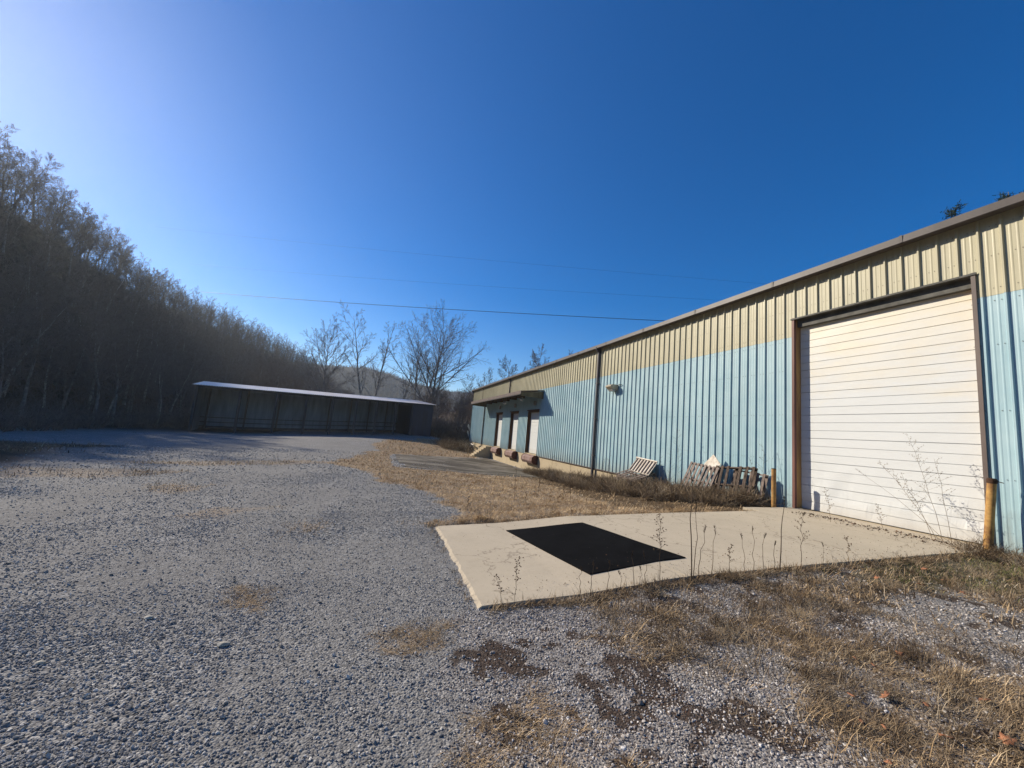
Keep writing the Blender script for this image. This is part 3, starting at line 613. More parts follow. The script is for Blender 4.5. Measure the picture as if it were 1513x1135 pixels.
shed_quad('back_wall', (0, 1), (1, 1), M_SHEDW, .05, lambda u, v: (bz(u, 1)+.28, top(u, v)-.03))
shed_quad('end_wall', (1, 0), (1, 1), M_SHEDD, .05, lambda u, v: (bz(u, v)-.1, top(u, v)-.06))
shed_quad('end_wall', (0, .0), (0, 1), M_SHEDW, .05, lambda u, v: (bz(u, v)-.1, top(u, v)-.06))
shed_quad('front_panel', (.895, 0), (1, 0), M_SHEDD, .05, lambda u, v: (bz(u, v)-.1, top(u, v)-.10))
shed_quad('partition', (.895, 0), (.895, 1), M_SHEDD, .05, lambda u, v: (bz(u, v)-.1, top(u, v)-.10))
shed_quad('header_beam', (0, .0), (.895, .0), M_SHEDP, .09, lambda u, v: (ez(u)-.30, ez(u)-.02))
for zz in (.75, 1.3):
    shed_quad('girt', (0, .985), (.895, .985), M_SHEDP, .05, lambda u, v: (bz(u, 1)+zz, bz(u, 1)+zz+.10))
shed_quad('skirt_board', (0, .985), (.895, .985), M_SHEDP, .06, lambda u, v: (bz(u, 1)+.1, bz(u, 1)+.36))
for k, u in enumerate((0.004, .15, .282, .40, .51, .615, .71, .805, .89)):
    for v, w in ((.01, .11), (.93, .08)):
        m = MB(); x, y, _ = sp(u+(.0 if v < .5 else .02), v, 0); m.box(x-w, x+w, y-w, y+w, bz(u, v)-.3, top(u, v)-.03); m.build('post', M_SHEDP, sh)
# ---------------------------------------------------------------- bare trees
def tube_np(P, r, n):
    k = len(P); D = np.gradient(P, axis=0); D /= np.linalg.norm(D, axis=1)[:, None]+1e-9
    ref = np.array([0, 0, 1.]) if abs(D[0, 2]) < .9 else np.array([1., 0, 0])
    A = np.cross(D, ref); A /= np.linalg.norm(A, axis=1)[:, None]+1e-9; B = np.cross(D, A)
    t = np.arange(n)*2*np.pi/n
    V = P[:, None]+(A[:, None]*np.cos(t)[None, :, None]+B[:, None]*np.sin(t)[None, :, None])*r[:, None, None]
    i = np.arange(k-1)[:, None]; j = np.arange(n)[None]; j2 = (j+1)%n
    F = np.stack([i*n+j, i*n+j2, (i+1)*n+j2, (i+1)*n+j], -1).reshape(-1, 4)
    return V.reshape(-1, 3), F
class Tree:
    def __init__(s, seed, H, r0, nch, ratio, ang, trop, wob, tstart, lean=(0, 0), sides=(8, 5, 4, 3, 3), rmin=.012, fork=0):
        s.rg = np.random.default_rng(seed); s.parts = [[], []]; s.nch = nch; s.ratio = ratio; s.ang = ang; s.trop = trop; s.wob = wob; s.ts = tstart; s.sides = sides; s.rmin = rmin
        s.lv = len(nch)
        if fork:
            for k in range(fork):
                a = s.rg.uniform(0, 6.28) if fork > 2 else (0.4+3.1*k); d = np.array([math.cos(a)*.16+lean[0], math.sin(a)*.16+lean[1], 1.])
                s.grow(np.array([math.cos(a)*.15, math.sin(a)*.15, -.3]), d/np.linalg.norm(d), H*s.rg.uniform(.86, 1.03), r0*s.rg.uniform(.75, 1), 0)
        else:
            d = np.array([lean[0], lean[1], 1.]); s.grow(np.array([0, 0, -.3]), d/np.linalg.norm(d), H, r0, 0)
    def grow(s, p, d, L, r, lev):
        rg = s.rg; ns = (9, 6, 4, 3, 2)[lev]; P = [p]; D = [d]; q = p.copy()
        for k in range(ns):
            d = d+rg.normal(0, s.wob[min(lev, len(s.wob)-1)], 3)+np.array([0, 0, s.trop[min(lev, len(s.trop)-1)]]); d /= np.linalg.norm(d); q = q+d*L/ns; P.append(q); D.append(d)
        P = np.array(P); tt = np.linspace(0, 1, ns+1)
        rr = np.maximum(r*(1-tt**1.1*(.93 if lev == 0 else .75)), s.rmin)
        if lev == 0: rr[0] *= 1.35
        s.parts[0 if lev == 0 else 1].append(tube_np(P, rr, s.sides[lev]))
        if lev >= s.lv: return
        n = s.nch[lev]; ph = rg.uniform(0, 6.28)
        for k in range(n):
            t = s.ts[lev]+(1-s.ts[lev])*((k+rg.uniform(.1, .9))/n); i = min(int(t*ns), ns-1); f = t*ns-i
            o = P[i]*(1-f)+P[i+1]*f; dd = D[min(i+1, ns)]; ph += 2.4+rg.normal(0, .3)
            a = R(s.ang[lev]+rg.normal(0, 7)); ax = np.cross(dd, [0, 0, 1.] if abs(dd[2]) < .95 else [1., 0, 0]); ax /= np.linalg.norm(ax); bx = np.cross(dd, ax)
            nd = dd*math.cos(a)+(ax*math.cos(ph)+bx*math.sin(ph))*math.sin(a)
            prof = (1-.62*t) if lev else (1-.75*max(0, t-.25))
            r2 = min(np.interp(t, tt, rr)*.62, L*s.ratio[lev]*prof*.0125+.006); s.grow(o, nd, L*s.ratio[lev]*prof*rg.uniform(.75, 1.2), r2, lev+1)
    def arrays(s, k):
        V = []; F = []; o = 0
        for v, f in s.parts[k]: V.append(v); F.append(f+o); o += len(v)
        return np.concatenate(V), np.concatenate(F)
def mesh_of(name, V, F, mat):
    o = np_mesh(name, V, F, mat); me = o.data; bpy.data.objects.remove(o); me.name = name; return me
def add_tree(name, meshes, loc, rz, sc, label, cat, group=None):
    e = empty(name, loc, label, cat, group, rz); e.scale = (sc[0], sc[0], sc[1])
    for nm, me in meshes:
        o = bpy.data.objects.new(nm, me); COL.objects.link(o); o.parent = e
    return e
# the five bare trees behind the shed
BIG = [
 (-9.5, 69.3, 19.6, dict(seed=11, nch=(26, 13, 7, 3), ratio=(.46,.40,.50,.55), ang=(40,36,34,34), trop=(.0,.06,.04,.02), wob=(.05,.05,.07,.10), tstart=(.22,.12,.15,.15), r0=.24), M_BARK, 'round-crowned bare tree standing alone at the left of the row behind the shed'),
 (-2.6, 70.5, 20.6, dict(seed=12, nch=(15, 9, 6, 3), ratio=(.34,.42,.50,.55), ang=(42,40,36,36), trop=(.02,.10,.04,.02), wob=(.05,.09,.10,.12), tstart=(.28,.2,.15,.15), r0=.2, fork=2), M_BARKL, 'twin-stemmed pale bare tree, second from the left behind the shed'),
 (2.2, 69.5, 17.2, dict(seed=13, nch=(16, 9, 5, 3), ratio=(.30,.42,.52,.55), ang=(38,38,36,36), trop=(.0,.08,.04,.02), wob=(.05,.08,.10,.12), tstart=(.28,.2,.15,.15), r0=.15), M_BARKL, 'slender bare tree in the middle of the row behind the shed'),
 (5.5, 70.3, 22.2, dict(seed=14, nch=(19, 10, 6, 3), ratio=(.38,.42,.50,.55), ang=(32,34,34,34), trop=(.0,.05,.04,.02), wob=(.03,.05,.08,.10), tstart=(.30,.15,.15,.15), r0=.22, lean=(.06, 0), fork=2), M_BARKL, 'tallest bare tree with steep limbs, second from the right behind the shed'),
 (7.4, 67.6, 23.2, dict(seed=15, nch=(26, 13, 6, 3), ratio=(.56,.42,.50,.55), ang=(46,36,34,34), trop=(-.005,.045,.03,.01), wob=(.035,.045,.07,.10), tstart=(.16,.12,.15,.15), r0=.26, lean=(.11, .02)), M_BARK, 'broad bare tree leaning right beyond the right end of the shed'),
]
for x, y, top_, kw, bark, lab in BIG:
    z = gz(x, y); kw = dict(kw); r0 = kw.pop('r0'); T = Tree(H=(top_-z)*.93, r0=r0, sides=(9, 6, 4, 3, 3), rmin=.009, **kw)
    tv, tf = T.arrays(0); cv, cf = T.arrays(1); hmax = max(cv[:, 2].max(), tv[:, 2].max()); k = (top_-z)/hmax
    add_tree('bare_tree', [('trunk', mesh_of('trunk', tv, tf, bark)), ('crown', mesh_of('crown', cv, cf, bark))], (x, y, z), 0, (k, k), lab, 'tree', 'tall bare trees behind the shed')
# dead limbs slanting between them
for (a, b, lab) in (((-6.2, 66.5, 8.2), (1.2, 66.8, 1.0), 'dead branch slanting down to the right behind the shed roof'),):
    P = np.array([a, (a[0]*.6+b[0]*.4, 66.6, 6.6), (a[0]*.3+b[0]*.7, 66.7, 4.2), b], float); m = MB(); m.tube(P, [.03, .06, .09, .12], 6)
    rg = np.random.default_rng(4)
    for k in range(9):
        t = rg.uniform(0, .7); o = P[0]*(1-t)+P[3]*t+np.array([0, 0, .7*math.sin(t*3)]); m.tube([o, o+[rg.uniform(-1.2, .3), rg.uniform(-.5, .5), rg.uniform(.2, 1.)], o+[rg.uniform(-2.2, .0), rg.uniform(-.8, .8), rg.uniform(.5, 1.6)]], [.03, .02, .012], 4)
    tag(m.build('fallen_branch', M_BARKL), lab, 'branch')
# woodland kinds
kinds = []
for k in range(6):
    T = Tree(seed=100+k, H=10, r0=.15, nch=(14+k%3, 8, 6, 3), ratio=(.42,.55,.58,.55), ang=(38+3*(k%3),34,36,38), trop=(.02,.06,.03,.02), wob=(.06,.07,.10,.13), tstart=(.25+.05*(k%3),.2,.15,.1), sides=(6,4,3,3,3), rmin=.011)
    tv, tf = T.arrays(0); cv, cf = T.arrays(1); s_ = 10/cv[:, 2].max(); kinds.append((mesh_of('trunk', tv*s_, tf, M_BARK), mesh_of('crown', cv*s_, cf, M_TWIG), tv*s_, tf, cv*s_, cf))
PALE_T = [mesh_of('trunk', kk[2], kk[3], M_BARKL) for kk in kinds]
light = []
for k in range(4):
    T = Tree(seed=200+k, H=10, r0=.16, nch=(13, 6, 4), ratio=(.42,.48,.55), ang=(40,38,40), trop=(.02,.09,.05), wob=(.06,.10,.14), tstart=(.22,.15,.1), sides=(4,3,3,3), rmin=.018)
    a, b = T.arrays(0), T.arrays(1); V = np.r_[a[0], b[0]]; F = np.r_[a[1], b[1]+len(a[0])]; light.append((V*10/V[:, 2].max(), F))
rg = np.random.default_rng(31)
def scatter(n, az0, az1, dmin, dmax, mind, seed):
    rg = np.random.default_rng(seed); out = []; cell = {}
    for _ in range(n):
        az = R(rg.uniform(az0, az1)); u = rg.uniform(0, 1); d0 = np.interp(math.degrees(az), RIDGE[:,0], RIDGE[:,1])*dmin; d1 = np.interp(math.degrees(az), RIDGE[:,0], RIDGE[:,2])*dmax
        d = math.sqrt(d0*d0+(d1*d1-d0*d0)*u); x, y = d*math.sin(az), d*math.cos(az); c = (int(x//mind), int(y//mind))
        if any((x-p[0])**2+(y-p[1])**2 < mind*mind for i in (-1,0,1) for j in (-1,0,1) for p in cell.get((c[0]+i, c[1]+j), ())): continue
        cell.setdefault(c, []).append((x, y)); out.append((x, y))
    return out
left = scatter(16000, -78, -4, .88, 1.12, 3.1, 1)
left = [p for p in left if not (p[1] > 40 and p[1] < 66 and p[0] > -23 and p[0] < 14) and not (55 < p[1] < 80 and p[0] > -13)]
left.sort(key=lambda p: math.hypot(*p))
cand = [p for p in left if math.degrees(math.atan2(*p)) > -50]
near = cand[:292]; ns = set(near); rest = [p for p in left if p not in ns]
GL = 'bare tree among many on the wooded slope left of and behind the shed'
def woodland(p, k, hmul, label, group, name='woodland_tree'):
    x, y = p; z = gz(x, y); h = hmul*rg.uniform(.82, 1.22); kk = kinds[k%len(kinds)]
    add_tree(name, [('trunk', kk[0] if k % 5 else PALE_T[k%len(kinds)]), ('crown', kk[1])], (x, y, z), rg.uniform(0, 6.28), (h*rg.uniform(.85, 1.15), h), label, 'tree', group)
for i, p in enumerate(near): woodland(p, i, .98, GL, 'bare trees on the wooded slope')
def mass(name, pts, variants, hs, mat, label, wid=1.):
    Vs = []; Fs = []; o = 0; P = np.array(pts); Z = ground_z(P[:, 0], P[:, 1])
    for i, (x, y) in enumerate(pts):
        V, F = variants[i%len(variants)]; a = rg.uniform(0, 6.28); c, s = math.cos(a), math.sin(a); h = hs*rg.uniform(.75, 1.25)
        W = np.stack([(V[:,0]*c-V[:,1]*s)*h*wid+x, (V[:,0]*s+V[:,1]*c)*h*wid+y, V[:,2]*h+Z[i]-.1], -1); Vs.append(W); Fs.append(F+o); o += len(V)
    return tag(np_mesh(name, np.concatenate(Vs), np.concatenate(Fs), mat), label, None, None, 'stuff')
mass('hillside_wood', rest, light, 1.0, M_TWIG, 'mass of bare trees covering the crest of the left slope')
# brush tufts: many thin stems
def tuft(seed, n, h, spread, sub=2, r=.012, bend=.3):
    rg = np.random.default_rng(seed); V = []; F = []; o = 0
    for _ in range(n):
        a = rg.uniform(0, 6.28); l = h*rg.uniform(.45, 1.); b = np.array([math.cos(a), math.sin(a), 0])*rg.uniform(0, spread*.4); d = np.array([math.cos(a)*rg.uniform(.1, .7), math.sin(a)*rg.uniform(.1, .7), 1.]); d /= np.linalg.norm(d)
        P = [b]; 
        for k in range(3): d = d+rg.normal(0, bend, 3)*.5; d /= np.linalg.norm(d); P.append(P[-1]+d*l/3)
        v, f = tube_np(np.array(P), np.array([r, r*.8, r*.6, r*.3]), 3); V.append(v); F.append(f+o); o += len(v)
        for k in range(sub):
            q = P[rg.integers(1, 3)]+0; e = d+rg.normal(0, .7, 3); e /= np.linalg.norm(e)
            v, f = tube_np(np.array([q, q+e*l*.2, q+e*l*.4+[0, 0, .03*h]]), np.array([r*.6, r*.5, r*.2]), 3); V.append(v); F.append(f+o); o += len(v)
    return np.concatenate(V), np.concatenate(F)
bt = [tuft(300+k, 26, 1., .6, 2, .012) for k in range(4)]
pts = scatter(9000, -80, -2, .80, .98, 1.5, 3); pts = [p for p in pts if not (p[1] > 40 and p[1] < 60 and p[0] > -21 and p[0] < 14)]
# strip of scrub round the yard's far edge
r3 = np.random.default_rng(8)
edge = [(float(a), float(b)) for a, b in zip(r3.uniform(-24, 8, 500), r3.uniform(56, 68, 500)) if b > 56+.24*(a+20)*.9 and b < 60+.24*(a+20)+8]
edgeR = [(float(a), float(b)) for a, b in zip(r3.uniform(7.2, 26, 420), r3.uniform(53, 74, 420)) if b > 56 - .3*(a-7)]
mass('hillside_brush', pts+edge, bt, 2.2, M_TWIG, 'brown winter brush at the foot of the wooded slope', 1.2)
mass('scrub_thicket', edgeR, bt, 3.0, M_TWIG, 'tangled brown scrub between the shed and the warehouse corner', 1.0)
# trees past the far end of the warehouse and over its roof
GR = 'bare scrub tree beyond the far end of the warehouse'
pr = [(float(a), float(b)) for a, b in zip(r3.uniform(6.5, 34, 110), r3.uniform(58, 110, 110)) if a/b < .36]
for i, p in enumerate(pr[:70]):
    woodland(p, i, .62+.004*math.hypot(*p)*rg.uniform(.5, 1.1), GR, 'bare scrub trees beyond the warehouse', 'scrub_tree')
for i, (x, y, zt) in enumerate([(22.7,92.3,18.3),(27,75.3,17.8),(29,69.2,19.6),(20.7,97.8,16.8),(30.5,66,18.6),(25.4,81,19.4)]):
    z = gz(x, y); kk = kinds[i]
    add_tree('roofline_tree', [('trunk', kk[0]), ('crown', kk[1])], (x, y, z), i*1.3, ((zt-z)/13, (zt-z)/10.4), ['thin bare treetop showing first above the far roof edge','bare treetop behind the roof near the awning','bare treetop farthest right above the far half of the roof','thin bare tree just left of the far roof corner','low bare treetop right beside the rightmost one over the roof','feathery bare treetop midway along the far roof line'][i], 'tree')
# distant wooded ridge
dp = []
for _ in range(5200):
    az = R(r3.uniform(-22, 26)); d = math.sqrt(r3.uniform(430**2, 760**2)); dp.append((d*math.sin(az), d*math.cos(az)))
dl = [tuft(400+k, 12, 1., 1.0, 2, .035, .5) for k in range(3)]
mass('distant_wood', dp, dl, 11, M_TWIG, 'far bluish wooded ridge above the shed', .9)
# pines behind the warehouse
def pine(seed, H):
    rg = np.random.default_rng(seed); V = []; F = []; o = 0
    tv, tf = tube_np(np.array([[0, 0, -.5], [.1, 0, H*.5], [.15, .1, H]]), np.array([.25, .16, .03]), 7)
    for k in range(70):
        t = rg.uniform(.45, 1.); z = H*t; a = rg.uniform(0, 6.28); L = (1.05-t)*H*.20*rg.uniform(.5, 1.1)+.3; d = np.array([math.cos(a), math.sin(a), rg.uniform(-.1, .45)]); b = np.array([.12, .05, z])
        v, f = tube_np(np.array([b, b+d*L*.5, b+d*L+[0, 0, .1*L]]), np.array([.05, .035, .015]), 3); V.append(v); F.append(f+o); o += len(v)
        for q in range(60):
            c = b+d*L*rg.uniform(.35, 1.05)+rg.normal(0, .16, 3); e = rg.normal(0, 1, 3); e /= np.linalg.norm(e); g = np.cross(e, rg.normal(0, 1, 3)); g /= np.linalg.norm(g)
            V.append(np.array([c-g*.03, c+g*.03, c+e*.26+g*.015, c+e*.26-g*.015])); F.append(np.array([[0, 1, 2, 3]])+o); o += 4
    return (tv, tf), (np.concatenate(V), np.concatenate(F))
for i, (x, y, zt) in enumerate([(49.1,17.1,26.0),(44.3,18.5,23.7),(45.8,20.2,23.4)]):
    z = gz(x, y); (tv, tf), (cv, cf) = pine(500+i, zt-z)
    add_tree('pine_tree', [('trunk', mesh_of('trunk', tv, tf, M_BARK)), ('crown', mesh_of('crown', cv, cf, M_PINE))], (x, y, z), 0, (1, 1), ['dark pine top poking over the roof at the right edge','dark pine top over the roof, right one of the close pair','dark pine top over the roof, left one of the close pair'][i], 'tree')

# ---------------------------------------------------------------- overhead cables
def cable(a, b, sag, r, lab):
    a = np.array(a, float); b = np.array(b, float); P = [a*(1-t)+b*t-np.array([0, 0, sag*4*t*(1-t)]) for t in np.linspace(0, 1, 25)]
    tag(MB().tube(P, r, 5).build('overhead_cable', M_CABLE), lab, 'cable', 'overhead cables crossing the yard')
def ext(a, b, t): return tuple(np.array(a)+(np.array(b)-np.array(a))*t)
A, B = (-42.5, 112.2, 29.5), (37.1, 47.2, 20.06)
cable(ext(A, B, -.06), ext(A, B, 1.12), .5, .045, 'thick dark overhead cable, lowest of the three over the shed trees')
A, B = (-54.4, 107, 41.2), (42.7, 42.2, 25.74); cable(A, ext(A, B, 1.1), .5, .009, 'faint thin overhead cable, highest of the three')
A, B = (-48.05, 110, 34.9), (40.84, 44, 23.13); cable(A, ext(A, B, 1.1), .5, .009, 'faint thin overhead cable, middle one of the three')

# ---------------------------------------------------------------- ground litter: stones, grass, brush
ph = (1+5**.5)/2
ICO = np.array([(-1,ph,0),(1,ph,0),(-1,-ph,0),(1,-ph,0),(0,-1,ph),(0,1,ph),(0,-1,-ph),(0,1,-ph),(ph,0,-1),(ph,0,1),(-ph,0,-1),(-ph,0,1)])/math.hypot(1, ph)
ICF = np.array([(0,11,5),(0,5,1),(0,1,7),(0,7,10),(0,10,11),(1,5,9),(5,11,4),(11,10,2),(10,7,6),(7,1,8),(3,9,4),(3,4,2),(3,2,6),(3,6,8),(3,8,9),(4,9,5),(2,4,11),(6,2,10),(8,6,7),(9,8,1)])
def ring_points(rg, d0, d1, az0, az1, dens):
    n = int(dens*abs(R(az1-az0))*(d1*d1-d0*d0)/2); a = np.radians(rg.uniform(az0, az1, n)); d = np.sqrt(rg.uniform(d0*d0, d1*d1, n))
    return d*np.sin(a), d*np.cos(a)
def on_pad(x, y, m=.0): return (x > 1.13-m) & (x < 11) & (y > 4.15-m) & (y < 7.47+m)
OCT = np.array([(1,0,0),(-1,0,0),(0,1,0),(0,-1,0),(0,0,1),(0,0,-1)], float); OCF = np.array([(0,2,4),(2,1,4),(1,3,4),(3,0,4),(2,0,5),(1,2,5),(3,1,5),(0,3,5)])
def stones(name, sets, mat, cond, seed, label, coarse=False):
    B_, F_ = (OCT*1.15, OCF) if coarse else (ICO, ICF); nv = len(B_)
    rg = np.random.default_rng(seed); X = []; Y = []; S = []
    for d0, d1, az0, az1, dens, r in sets:
        x, y = ring_points(rg, d0, d1, az0, az1, dens); X.append(x); Y.append(y); S.append(r*np.exp(rg.normal(0, .28, len(x))))
    X = np.concatenate(X); Y = np.concatenate(Y); S = np.concatenate(S); m = masks(X, Y); keep = rg.uniform(0, 1, len(X)) < cond(m, X, Y); keep &= ~on_pad(X, Y)
    X, Y, S = X[keep], Y[keep], S[keep]; n = len(X); Z = ground_z(X, Y)
    q = rg.normal(0, 1, (n, 4)); q /= np.linalg.norm(q, axis=1)[:, None]; w, a, b, c = q.T
    Rm = np.stack([1-2*(b*b+c*c), 2*(a*b-c*w), 2*(a*c+b*w), 2*(a*b+c*w), 1-2*(a*a+c*c), 2*(b*c-a*w), 2*(a*c-b*w), 2*(b*c+a*w), 1-2*(a*a+b*b)], -1).reshape(n, 3, 3)
    L = B_[None]*(1+rg.normal(0, .16, (n, nv, 1)))*np.stack([rg.uniform(.8, 1.3, n), rg.uniform(.7, 1.1, n), rg.uniform(.45, .8, n)], -1)[:, None]
    V = np.einsum('nij,nkj->nki', Rm, L)*S[:, None, None]; V[:, :, 2] *= .8
    V += np.stack([X, Y, Z+S*.28], -1)[:, None]
    F = F_[None]+(np.arange(n)*nv)[:, None, None]
    o = np_mesh(name, V.reshape(-1, 3), F.reshape(-1, 3), mat, {'rnd': np.repeat(rg.uniform(0, 1, n), nv)})
    return tag(o, label, None, None, 'stuff')
grey = lambda m, x, y: (1-m['straw']*.85)*(1-m['pale']*.97)*(1-m['fine']*.9)*(1-m['wood'])*(1-m['brush'])*(.55+.45*sstep(fbm(x*.9, y*.9, 88), .35, .6))
stones('loose_gravel', [(1.2, 3.2, -60, 60, 7500, .0075), (3.2, 5.5, -60, 45, 4200, .0075), (1.4, 8, -55, 40, 22, .015)], M_STONE, grey, 51, 'loose grey gravel spread over the yard')
stones('far_gravel', [(5.5, 9, -60, 30, 1900, .008), (9, 16, -55, 25, 420, .011), (16, 30, -45, 10, 60, .02)], M_STONE, grey, 53, 'loose grey gravel farther out across the yard', True)
pale = lambda m, x, y: m['pale']*(1-m['straw']*.6)*(1-m['dark']*.82)*(1-m['green']*.85)*(.6+.4*sstep(fbm(x*1.3, y*1.3, 89), .35, .6))
stones('pale_gravel', [(1.0, 3.4, 5, 88, 6000, .0068), (3.4, 5.8, 5, 88, 2800, .0075), (5.8, 9, 30, 80, 900, .009), (1.2, 7, 10, 85, 20, .013)], M_STONEP, pale, 52, 'pale crushed stone in front of the concrete ramp')
def blades(name, sets, mat, cond, seed, label, flat=.5, curve=.4, skip_pad=.02):
    rg = np.random.default_rng(seed); X = []; Y = []; H = []; Wd = []
    for d0, d1, az0, az1, dens, h, w in sets:
        x, y = ring_points(rg, d0, d1, az0, az1, dens); X.append(x); Y.append(y); H.append(h*np.exp(rg.normal(0, .35, len(x)))); Wd.append(w*rg.uniform(.6, 1.3, len(x)))
    X = np.concatenate(X); Y = np.concatenate(Y); H = np.concatenate(H); Wd = np.concatenate(Wd)
    m = masks(X, Y); keep = rg.uniform(0, 1, len(X)) < cond(m, X, Y); keep &= ~on_pad(X, Y, skip_pad) & (X < WX-.1) & ((m['slab'] < .5) | (fbm(X*.9, Y*.6, 203) > .57))
    X, Y, H, Wd = X[keep], Y[keep], H[keep], Wd[keep]; n = len(X); Z = ground_z(X, Y)
    if n == 0: return
    a = rg.uniform(0, 6.28, n); a = a*.0+np.where(rg.uniform(0, 1, n) < .5, a, fbm(X*1.1, Y*1.1, seed)*12.6+rg.normal(0, .5, n))
    lean = np.clip(rg.normal(flat, .25, n), .02, 1.25); dx, dy = np.cos(a), np.sin(a); px, py = -dy, dx
    def pt(t):
        an = lean*(1+curve*t*2); 
        return np.stack([X+dx*H*t*np.sin(an), Y+dy*H*t*np.sin(an), Z-.004+H*t*np.maximum(np.cos(an), .06)], -1)
    P0, P1, P2 = pt(0), pt(.5), pt(1.); Wv = np.stack([px, py, np.zeros(n)], -1)*Wd[:, None]
    V = np.stack([P0-Wv, P0+Wv, P1-Wv*.8, P1+Wv*.8, P2], 1)
    F = np.array([(0,1,3),(0,3,2),(2,3,4)])[None]+(np.arange(n)*5)[:, None, None]
    clump = fbm(X*2.2, Y*2.2, seed+5)
    rv = np.clip(rg.uniform(0, 1, n)*.65+(clump-.3)*.9, 0, 1)
    o = np_mesh(name, V.reshape(-1, 3), F.reshape(-1, 3), mat, {'rnd': np.repeat(rv, 5)})
    return tag(o, label, None, None, 'stuff')
patch = lambda m, x, y: (.25+.75*sstep(fbm(x*4.5, y*4.5, 93), .38, .62))
blades('dry_lawn', [(7, 12, -12, 60, 1700, .085, .004), (12, 20, -25, 50, 520, .10, .007), (20, 34, -25, 40, 150, .12, .012), (34, 60, -5, 20, 36, .22, .02), (7, 20, -75, -10, 45, .09, .007)], M_STRAW, lambda m, x, y: m['straw']*(1-m['weed'])*(1-m['brush']*.7)*patch(m, x, y), 61, 'golden dry grass between the gravel and the warehouse', .75)
blades('weed_patch', [(1.0, 3.2, 0, 90, 9500, .075, .0016), (3.2, 6, 20, 88, 5600, .09, .0022), (6, 11, 30, 80, 1600, .10, .004)], M_DEAD, lambda m, x, y: m['weed']*(.3+.7*sstep(fbm(x*3.1, y*3.1, 95), .38, .55))*(1-m['brush']), 62, 'dead brown weeds matted over the pale gravel at the lower right', .7)
blades('weed_straw', [(1.0, 3.2, 0, 90, 7500, .10, .0014), (3.2, 6, 20, 88, 4200, .11, .002), (6, 10, 30, 80, 1000, .12, .004)], M_STRAW, lambda m, x, y: m['weed']*sstep(fbm(x*2.3+4, y*2.3, 96), .40, .58)*(1-m['green']*.6)*.9, 63, 'tangled straw coloured grass at the lower right', .9)
blades('grass_tufts', [(1.2, 5.2, -30, 50, 12000, .07, .0014)], M_STRAW, lambda m, x, y: m['tuft']*sstep(fbm(x*9, y*9, 97), .42, .6)*.55, 64, 'small dry grass tufts growing out of the gravel', .85)
blades('dead_tufts', [(1.2, 5.2, -30, 50, 8000, .05, .0017)], M_DEAD, lambda m, x, y: m['tuft']*sstep(fbm(x*7, y*7, 101), .35, .55), 65, 'brown dead leaves in the gravel tufts', 1.0)
blades('leaf_crumbs', [(1.0, 5.0, 0, 80, 9000, .024, .0035)], M_MOSS, lambda m, x, y: m['dark'], 66, 'dark brown dead weeds and leaf crumbs on the gravel', 1.1)
blades('green_weeds', [(5, 12, 30, 85, 1500, .06, .004), (2, 5, 50, 90, 900, .05, .003)], M_GREEN, lambda m, x, y: m['green']*sstep(fbm(x*2, y*2, 98), .35, .55), 67, 'low greenish weeds at the right edge of the ramp', .7)
def edge_line(m, x, y):
    near = np.exp(-((y-4.08-.05*np.sin(x*5))/.07)**2)*(x > 1.25)*(x < 11)
    left = np.exp(-((x-1.08)/.05)**2)*(y > 4.2)*(y < 7.6)*.25*(fbm(x*9, y*5, 99) > .5)
    far = np.exp(-((y-7.58)/.10)**2)*(x > 1.0)*(x < 9)*.5
    return near+left+far
blades('edge_weeds', [(3.6, 12, 5, 75, 5200, .09, .003)], M_DEAD, edge_line, 68, 'strip of dead weeds along the edges of the concrete ramp', .7, .4, -.04)
blades('edge_straw', [(3.6, 12, 5, 75, 1100, .10, .002)], M_STRAW, edge_line, 69, 'straw coloured grass along the edges of the concrete ramp', .6, .4, -.04)
blades('rough_verge', [(10, 19, -80, -20, 170, .13, .007), (24, 46, -45, -5, 30, .2, .012)], M_DEAD, lambda m, x, y: m['wood']*.8+m['straw']*.5, 70, 'rough dead grass along the left edge of the yard', .6)
# brush along the wall
def brush(name, n, fx, h, mat, seed, label, r=.0035, sub=3):
    rg = np.random.default_rng(seed); V = []; F = []; o = 0; tv = [tuft(seed*10+k, 34, 1., .9, sub, r/h, .75) for k in range(6)]; rv = []
    pts = []
    while len(pts) < n:
        x, y = fx(rg)
        pts.append((x, y))
    P = np.array(pts); Z = ground_z(P[:, 0], P[:, 1])
    for i, (x, y) in enumerate(pts):
        v, f = tv[i%6]; a = rg.uniform(0, 6.28); c, s = math.cos(a), math.sin(a); k = h*rg.choice([rg.uniform(.35, .9), rg.uniform(.9, 1.5)], p=[.75, .25])*(1 if y < 30 else 1.3)
        V.append(np.stack([(v[:,0]*c-v[:,1]*s)*k*1.2+x, (v[:,0]*s+v[:,1]*c)*k*1.2+y, v[:,2]*k+Z[i]-.03], -1)); F.append(f+o); o += len(v); rv.append(np.full(len(v), rg.uniform(0, 1))+rg.uniform(-.25, .25, len(v)))
    V = np.concatenate(V); V[:, 0] = np.minimum(V[:, 0], WX-.05)
    return tag(np_mesh(name, V, np.concatenate(F), mat, {'rnd': np.clip(np.concatenate(rv), 0, 1)}), label, None, None, 'stuff')
def along_wall(rg):
    y = 8.6+17*rg.uniform(0, 1)**1.5; w = np.interp(y, [8.6, 10, 14, 18, 25], [1.1, 2.9, 3.0, 2.2, 1.2]); return WX-.15-w*rg.uniform(0, 1)**.85, y
brush('wall_brush', 700, along_wall, .50, M_DEAD, 71, 'brown brush heaped along the foot of the warehouse wall', .0045)
brush('pallet_brush', 170, lambda rg: (rg.uniform(8.6, 10.2), rg.uniform(8.5, 15.2)), .46, M_DEAD, 79, 'brush grown up through the pallets by the wall', .004)
